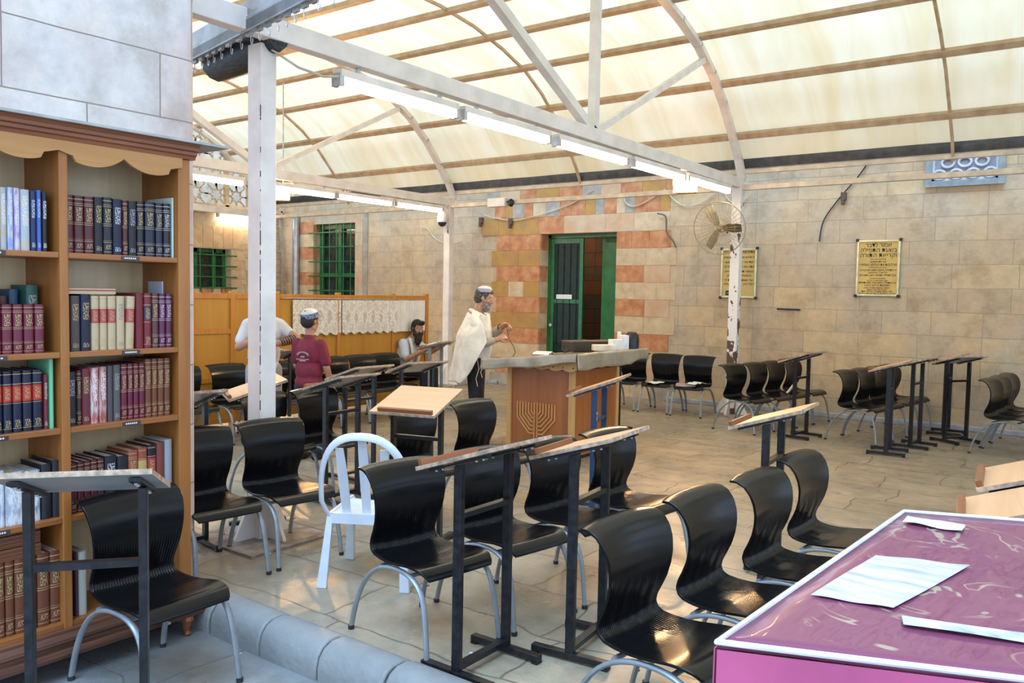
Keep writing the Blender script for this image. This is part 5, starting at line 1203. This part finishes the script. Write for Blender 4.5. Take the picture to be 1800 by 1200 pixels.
def kippa(f,rot,k,mat,parent,r=.075,h=.045,pos=(-.025,0,.088),tilt=-.25,rim=None):
    T=rot.to_matrix(); ax=T@V((math.sin(tilt),0,math.cos(tilt))); c=f(*pos)
    o=MB().lathe([(0,h*k),(r*.35*k,h*.95*k),(r*.7*k,h*.72*k),(r*.93*k,h*.38*k),(r*k,0),(r*k,-.012*k),(r*.95*k,-.012*k),(0,h*.5*k)],c,24,ax).build('skullcap',mat,parent,smooth=True)
    if rim: MB().lathe([(r*.94*k,h*.40*k),(r*1.0*k,.004),(r*1.02*k,-.022*k),(r*.97*k,-.022*k),(r*.9*k,.2*h*k)],c,24,ax).build('cap_rim',rim,parent,smooth=True)
def rotm(pitch=0,yaw=0,roll=0): return (Matrix.Rotation(yaw,3,'Z')@Matrix.Rotation(pitch,3,'Y')@Matrix.Rotation(roll,3,'X'))
def shoe(parent,x,y,yaw,z=0):
    b=Body(); d=V((math.cos(yaw),math.sin(yaw),0)); p=V((x,y,z+.045)); b.cap(p-d*.05,p+d*.06,.042,.038); b.cap(p+d*.06-V((0,0,.01)),p+d*.15-V((0,0,.014)),.040,.030); b.cap(p-d*.05-V((0,0,.02)),p+d*.14-V((0,0,.024)),.025,.02); b.done('shoe',SHOE,parent,.008,3)
# --- standing man with the prayer shawl
t=thing('person',(-5.90,7.30,0),rad(36),'bearded person in a white prayer shawl standing at the menorah cabinet','person')
b=Body(); H=rotm(.28); f,rot=head(b,t,(.075,0,1.655),H)
b.chain([((-.01,0,1.42),.062),((.035,0,1.57),.055)])
b.ell((0,0,1.30),(.11,.165,.17),None,18); b.ell((.01,0,1.08),(.115,.145,.16),None,18); b.ell((0,0,.93),(.11,.15,.12),None,16)
for s in (-1,1): b.chain([((0,.09*s,.9),.085),((.01,.10*s,.5),.055),((-.02,.10*s,.10),.042)])
RA=[((0,-.165,1.38),.048),((-.01,-.228,1.14),.042),((.23,-.13,1.20),.033)]; LA=[((0,.185,1.40),.058),((.14,.22,1.20),.045),((.31,.05,1.36),.033)]
b.chain(RA); b.chain(LA)
hand(b,(.235,-.125,1.205),(.85,.45,.35),(-.1,-.9,.3),1,1.1); hand(b,(.315,.045,1.365),(.65,-.75,-.15),(.5,.35,.8),1,1.2)
b.done('body',SKIN,t,.0075,3)
b=Body(); b.ell((0,0,1.30),(.130,.180,.185),None,20); b.ell((.015,0,1.10),(.140,.165,.16),None,20); b.chain([((-.01,.0,1.43),.075),((.01,0,1.475),.064)])
b.chain([((0,-.16,1.38),.058),((-.01,-.225,1.14),.054),((.17,-.16,1.185),.048)]); b.chain([((0,.17,1.40),.075),((.14,.22,1.20),.062),((.26,.11,1.31),.050)])
b.done('shirt',KHAKI,t)
b=Body(); b.ell((0,0,.98),(.135,.165,.10),None,20)
for s in (-1,1): b.chain([((0,.085*s,.90),.105),((.01,.10*s,.5),.082),((-.015,.105*s,.10),.072)])
b.done('trousers',TROU,t)
for s in (-1,1): shoe(t,-.01,.105*s,.1*s)
hair(f,rot,1.0,HAIRG,t,rec=0)
b=Body(); b.ell(f(.055,0,-.095),(.050,.060,.055),rot,16); b.ell(f(.07,0,-.15),(.042,.048,.075),rot,16); b.ell(f(.075,0,-.20),(.034,.042,.06),rot,14); b.cap(f(.075,0,-.22),f(.072,0,-.29),.030,.014)
for s in (-1,1): b.cap(f(.01,.070*s,-.01),f(.045,.055*s,-.08),.016,.028)
b.cap(f(.095,.022,-.042),f(.095,-.022,-.042),.010,.010); b.done('beard',BEARDG,t,.008,2)
kippa(f,rot,1.0,KIP,t,r=.088,h=.05,pos=(-.018,0,.090),rim=M('striped cap rim',(.35,.36,.42),.8))
# shawl
def shawl(u,v):
    a=(u-.5)*2; ang=PI+a*rad(118)          # 0 at the middle of the back
    hem=.72+ (max(0,abs(a)-.50)/.50)**1.3*.46
    if u<.5: pass
    z0=1.50-.055*abs(a)**1.3; z=z0+(hem-z0)*v
    sh=min(1,v*3.2)
    rx=.085+.070*sh+.10*v; ry=.075+.220*sh**.8+.02*v
    fold=(.006+.014*v)*math.sin(a*13+v*1.2)*sh+.005*math.sin(a*37+2)*v
    return ((rx+fold)*math.cos(ang)*1.05-.01,(ry+fold)*math.sin(ang),z)
MB().grid(shawl,110,34,thick=.006).build('prayer_shawl',CLOTHW,t,smooth='all')
def shfront(s):
    def fn(u,v):
        y=s*(.045+.115*u); x=.135+.03*math.sin(v*PI)-.35*(u-.4)**2+.008*math.sin(u*14); z=1.50-.05*u-(.53 if s<0 else .50)*v
        return (x+.012*math.sin(u*9+v*3),y,z+.0)
    return fn
for s in (-1,1): MB().grid(shfront(s),18,24,thick=.006).build('shawl_front',CLOTHW,t,smooth='all')
b=Body(); P=[(.13,-.09,1.36),(.07,-.10,1.46),(-.02,-.085,1.50),(-.075,0,1.52),(-.02,.085,1.50),(.07,.10,1.46),(.13,.09,1.36)]
b.chain([(p,.024) for p in P]); b.chain([((-.02,-.07,1.485),.038),((-.01,-.16,1.425),.05),((-.005,-.19,1.36),.062)]); b.chain([((0,.08,1.49),.04),((0,.17,1.435),.058),((.03,.22,1.34),.066)]); b.done('shawl_collar',CLOTHW,t,.011,4)
mb=MB()
for x,y,z,L in ((.02,-.175,.98,.30),(.07,-.165,.98,.20),(-.26,-.12,.74,.20),(.19,-.10,.98,.12)): mb.tube([(x,y,z),(x+.02,y-.012,z-L*.35),(x-.01,y-.016,z-L*.7),(x+.01,y-.014,z-L)],.004,5)
mb.build('fringes',CLOTHW,t,smooth=True)
mb=MB(); P=[(.33,.0,1.36),(.345,.02,1.30),(.36,-.04,1.22),(.42,-.06,1.12),(.44,-.05,1.05),(.40,-.04,1.0)]; mb.tube(P,.004,5); mb.tube([(.27+.036*math.cos(a),.09+.03*math.cos(a),1.33+.036*math.sin(a)) for a in [i*PI/6 for i in range(12)]],.006,5,closed=True); mb.build('leather_strap',BLACKST,t,smooth=True)
# --- seated man
t=thing('person',(-8.74,9.12,0),rad(14),'person with a long dark beard seated reading at the grey-legged stand','person')
b=Body(); H=rotm(.30,-.45); f,rot=head(b,t,(.20,0,1.17),H)
b.chain([((.09,0,.97),.06),((.165,0,1.09),.052)]); b.ell((.03,0,.83),(.12,.165,.17),None,18); b.ell((-.03,0,.62),(.12,.15,.15),None,18)
for s in (-1,1): b.chain([((-.02,.095*s,.50),.09),((.40,.13*s,.53),.062),((.42,.14*s,.10),.045)])
b.chain([((.06,-.185,.94),.056),((.16,-.27,.72),.045),((.42,-.16,.86),.034)]); b.chain([((.06,.185,.94),.056),((.28,.27,.80),.045),((.55,.17,.93),.034)])
hand(b,(.425,-.155,.865),(.85,.35,.3),(0,-.3,.95),-1,.5); hand(b,(.555,.165,.935),(.85,-.25,.3),(-.2,.4,.85),1,.9)
b.done('body',SKIN,t,.008,3)
b=Body(); b.ell((.03,0,.83),(.145,.185,.185),None,20); b.ell((-.03,0,.63),(.145,.17,.14),None,20); b.chain([((.08,0,.96),.075),((.11,0,1.0),.065)])
b.chain([((.06,-.175,.94),.078),((.135,-.25,.775),.068)]); b.chain([((.06,.175,.94),.078),((.22,.25,.83),.068)]); b.done('shirt',SHIRTB,t)
b=Body(); b.ell((-.03,0,.52),(.15,.17,.09),None,18)
for s in (-1,1): b.chain([((-.02,.095*s,.52),.10),((.40,.13*s,.545),.082),((.42,.14*s,.12),.068)])
b.done('trousers',TROU,t)
for s in (-1,1): shoe(t,.42,.14*s,.05*s)
hair(f,rot,1.0,HAIRD,t)
b=Body(); b.ell(f(.055,0,-.09),(.055,.066,.055),rot,16); b.ell(f(.075,0,-.15),(.050,.060,.085),rot,16); b.cap(f(.08,0,-.19),f(.085,0,-.26),.042,.022)
for s in (-1,1): b.cap(f(.01,.072*s,.0),f(.045,.058*s,-.08),.018,.032)
b.cap(f(.098,.026,-.040),f(.098,-.026,-.040),.013,.013); b.done('beard',HAIRD,t,.008,2)
mb=MB(); mb.box(-.03,.03,-.03,.03,-.02,.035); o=mb.build('phylactery_box',BLACKST,t,bevel=.004); o.location=f(.085,0,.105); o.rotation_euler=rot
def sh2(u,v):
    a=(u-.5)*2; ang=PI+a*rad(95); z0=1.03-.05*abs(a); z=z0+(.50-z0)*v+abs(a)*.08*v; sh=min(1,v*3)
    rx=.07+.10*sh+.03*v; ry=.09+.115*sh; fo=.010*math.sin(a*15)*v
    return ((rx+fo)*math.cos(ang)+.07-.07*v,(ry+fo)*math.sin(ang),z)
MB().grid(sh2,70,24,thick=.006).build('prayer_shawl',CLOTHW,t,smooth='all')
for s in (-1,1):
    MB().grid(lambda u,v,s=s:(.13+.06*math.sin(v*PI)*.8+.008*math.sin(u*9),s*(.07+.075*u),1.02-.42*v),12,16,thick=.005).build('shawl_front',CLOTHW,t,smooth='all')
# --- boy in the maroon shirt
t=thing('person',(-6.62,5.52,0),rad(106),'boy in a maroon T-shirt and white knitted cap, seen from behind','person')
k=.95; b=Body(); H=rotm(.08,-.15); f,rot=head(b,t,(.02,0,1.40),H,k)
b.chain([((0,0,1.20),.05),((.01,0,1.32),.046)]); b.ell((0,0,1.08),(.09,.145,.15),None,18); b.ell((0,0,.90),(.09,.125,.13),None,16); b.ell((0,0,.80),(.095,.13,.10),None,16)
for s in (-1,1): b.chain([((0,.075*s,.76),.075),((.02+.03*s,.08*s,.42),.05),((-.03*s,.08*s,.09),.038)])
b.chain([((0,-.135,1.16),.038),((.02,-.195,.93),.036),((.10,-.215,.72),.028)]); b.chain([((0,.135,1.16),.038),((.05,.185,.95),.036),((.22,.12,.86),.028)])
hand(b,(.10,-.215,.72),(.35,.02,-.93),(-.1,-.95,0),-1,.5,.9); hand(b,(.22,.12,.86),(.9,-.35,.1),(0,.2,.95),1,.6,.9); b.done('body',SKIN,t,.0075,3)
b=Body(); b.ell((0,0,1.08),(.108,.155,.165),None,20); b.ell((0,0,.90),(.112,.152,.15),None,20); b.ell((0,0,.79),(.118,.158,.09),None,20); b.chain([((0,0,1.20),.06),((0,0,1.235),.055)])
b.chain([((0,-.135,1.17),.060),((.015,-.185,1.00),.056)]); b.chain([((0,.135,1.17),.060),((.035,.175,1.01),.056)]); sh=b.done('t_shirt',MAROON,t,.008,4)
PR=M('white print',(.72,.70,.72),.7); mb=MB(); rg=random.Random(2)
for i in range(11):
    a=rad(150-i*12); x=.075*math.cos(a); z=1.045+.05*math.sin(a); h=.014
    xb=-.108+.09*x*x*4; m4=Matrix.Translation((xb-.006,-x,z))@Matrix.Rotation(-(a-PI/2),4,'X')
    for q in rg.sample([(-.005,-.003,-h/2,h/2),(.003,.005,-h/2,h/2),(-.005,.005,h/2-.003,h/2),(-.005,.005,-.0015,.0015),(-.005,.005,-h/2,-h/2+.003)],3): mb.box(-.001,.001,q[0],q[1],q[2],q[3],m4)
for i in range(5): mb.box(-.115,-.112,-.020+i*.009,-.014+i*.009,1.045,1.054)
mb.box(-.1165,-.1135,-.075,.075,1.022,1.026)
for i in range(8): mb.box(-.1165,-.1135,-.036+i*.009,-.030+i*.009,1.006,1.013)
mb.build('back_print',PR,sh)
b=Body(); b.ell((0,0,.78),(.112,.148,.09),None,18)
for s in (-1,1): b.chain([((0,.075*s,.74),.088),((.02+.03*s,.08*s,.42),.066),((-.03*s,.08*s,.10),.055)])
b.done('trousers',DENIM,t)
for s in (-1,1): shoe(t,-.03*s,.08*s,0)
hair(f,rot,k,HAIRD,t,rec=1); kippa(f,rot,k,KIP,t,r=.098,h=.072,pos=(-.022,0,.062),tilt=-.35,rim=KIPB)
# --- man behind the front post
t=thing('person',(-7.16,5.38,0),rad(-35),'person in a pale shirt with raised forearms, mostly hidden behind the front post','person')
b=Body(); H=rotm(.35); f,rot=head(b,t,(.06,0,1.62),H); b.chain([((0,0,1.40),.06),((.03,0,1.53),.054)])
b.ell((0,0,1.26),(.115,.165,.17),None,18); b.ell((0,0,1.05),(.11,.145,.16),None,18); b.ell((0,0,.92),(.11,.15,.12),None,16)
for s in (-1,1): b.chain([((0,.09*s,.88),.085),((.01,.10*s,.48),.055),((-.02,.10*s,.10),.042)])
b.chain([((0,-.155,1.34),.045),((.03,-.245,1.12),.045),((.18,-.10,1.20),.034)]); b.chain([((0,.155,1.34),.045),((.10,.32,1.21),.045),((.20,.13,1.17),.036)])
hand(b,(.18,-.10,1.20),(.3,.6,.6),(.9,-.3,0),1,.6); hand(b,(.20,.13,1.17),(.25,-.95,-.1),(.9,.2,.2),1,.8); b.done('body',SKIN,t,.008,3)
b=Body(); b.ell((0,0,1.26),(.135,.185,.19),None,20); b.ell((0,0,1.05),(.13,.165,.18),None,20); b.ell((0,0,.90),(.13,.165,.12),None,20); b.chain([((0,0,1.39),.075),((.01,0,1.44),.064)])
b.chain([((0,-.05,1.39),.06),((0,-.155,1.345),.068),((.02,-.225,1.19),.060)]); b.chain([((0,.05,1.39),.06),((0,.155,1.345),.068),((.05,.25,1.26),.056)]); b.done('shirt',SHIRTW,t)
b=Body()
b.ell((0,0,.90),(.125,.16,.10),None,18)
for s in (-1,1): b.chain([((0,.085*s,.88),.10),((.01,.10*s,.48),.08),((-.015,.105*s,.10),.068)])
b.done('trousers',GREYT,t)
for s in (-1,1): shoe(t,-.01,.105*s,.1*s)
hair(f,rot,1,HAIRD,t)
mb=MB(); A=V((.10,.315,1.21)); B=V((.20,.14,1.172)); d=(B-A).normalized(); q=V((0,0,1)).rotation_difference(d)
for i in range(7):
    c=A+(B-A)*(.12+i*.13); r=.0475-.0016*i*1.05; mb.tube([c+q@V((r*math.cos(a),r*math.sin(a),.006*math.sin(a))) for a in [j*PI/7 for j in range(14)]],.0055,5,closed=True)
mb.build('arm_straps',BLACKST,t,smooth=True)
l=bpy.data.lights.new('vestibule_fill','POINT'); l.energy=22; l.color=(1,.8,.55); l.shadow_soft_size=.15  # unseen warm fill light added to brighten the vestibule
o=bpy.data.objects.new('vestibule_fill',l); COL.objects.link(o); o.location=(-8.9,13.6,2.9)
# --- figure in the doorway
t=thing('person',(-7.55,13.35,0),rad(-60),'person in dark clothes sitting just inside the green door, pale green scarf','person')
b=Body(); H=rotm(.5,.3); f,rot=head(b,t,(.16,0,1.06),H); b.chain([((.05,0,.90),.06),((.12,0,1.0),.05)]); b.ell((.0,0,.72),(.12,.17,.18),None,16)
for s in (-1,1): b.chain([((-.02,.09*s,.48),.08),((.38,.12*s,.50),.06),((.40,.13*s,.08),.045)])
b.chain([((.03,-.18,.86),.055),((.12,-.36,.84),.045),((.22,-.58,.88),.034)]); b.chain([((.03,.18,.86),.055),((.15,.25,.66),.045),((.34,.10,.62),.034)])
hand(b,(.22,-.58,.88),(.3,-.9,.1),(0,0,1),1,.4); hand(b,(.34,.1,.62),(.9,-.3,-.2),(0,0,1),1,.5); b.done('body',SKIN,t,.009,3)
b=Body(); b.ell((0,0,.72),(.15,.19,.22),None,18); b.chain([((.03,-.17,.86),.07),((.08,-.28,.85),.062)]); b.chain([((.03,.17,.86),.07),((.13,.24,.70),.062)]); b.ell((0,0,.50),(.16,.18,.1),None,16)
for s in (-1,1): b.chain([((-.02,.09*s,.50),.10),((.38,.12*s,.52),.08),((.40,.13*s,.10),.068)])
b.done('dark_clothes',BLACKCL,t,.01)
for s in (-1,1): shoe(t,.40,.13*s,0)
b=Body(); b.ell(f(-.02,0,.04),(.108,.096,.10),rot,16); b.cap(f(-.05,0,-.02),f(-.06,0,-.20),.09,.12); b.done('head_scarf',M('pale green cloth',(.28,.33,.22),.8),t,.01)
mb=MB(); mb.box(-.25,.25,-.25,.25,0,.40); o=mb.build('stool',BLACKST,bevel=.01); o.location=(-7.60,13.36,0); tag(o,'low dark seat just inside the green door','stool')
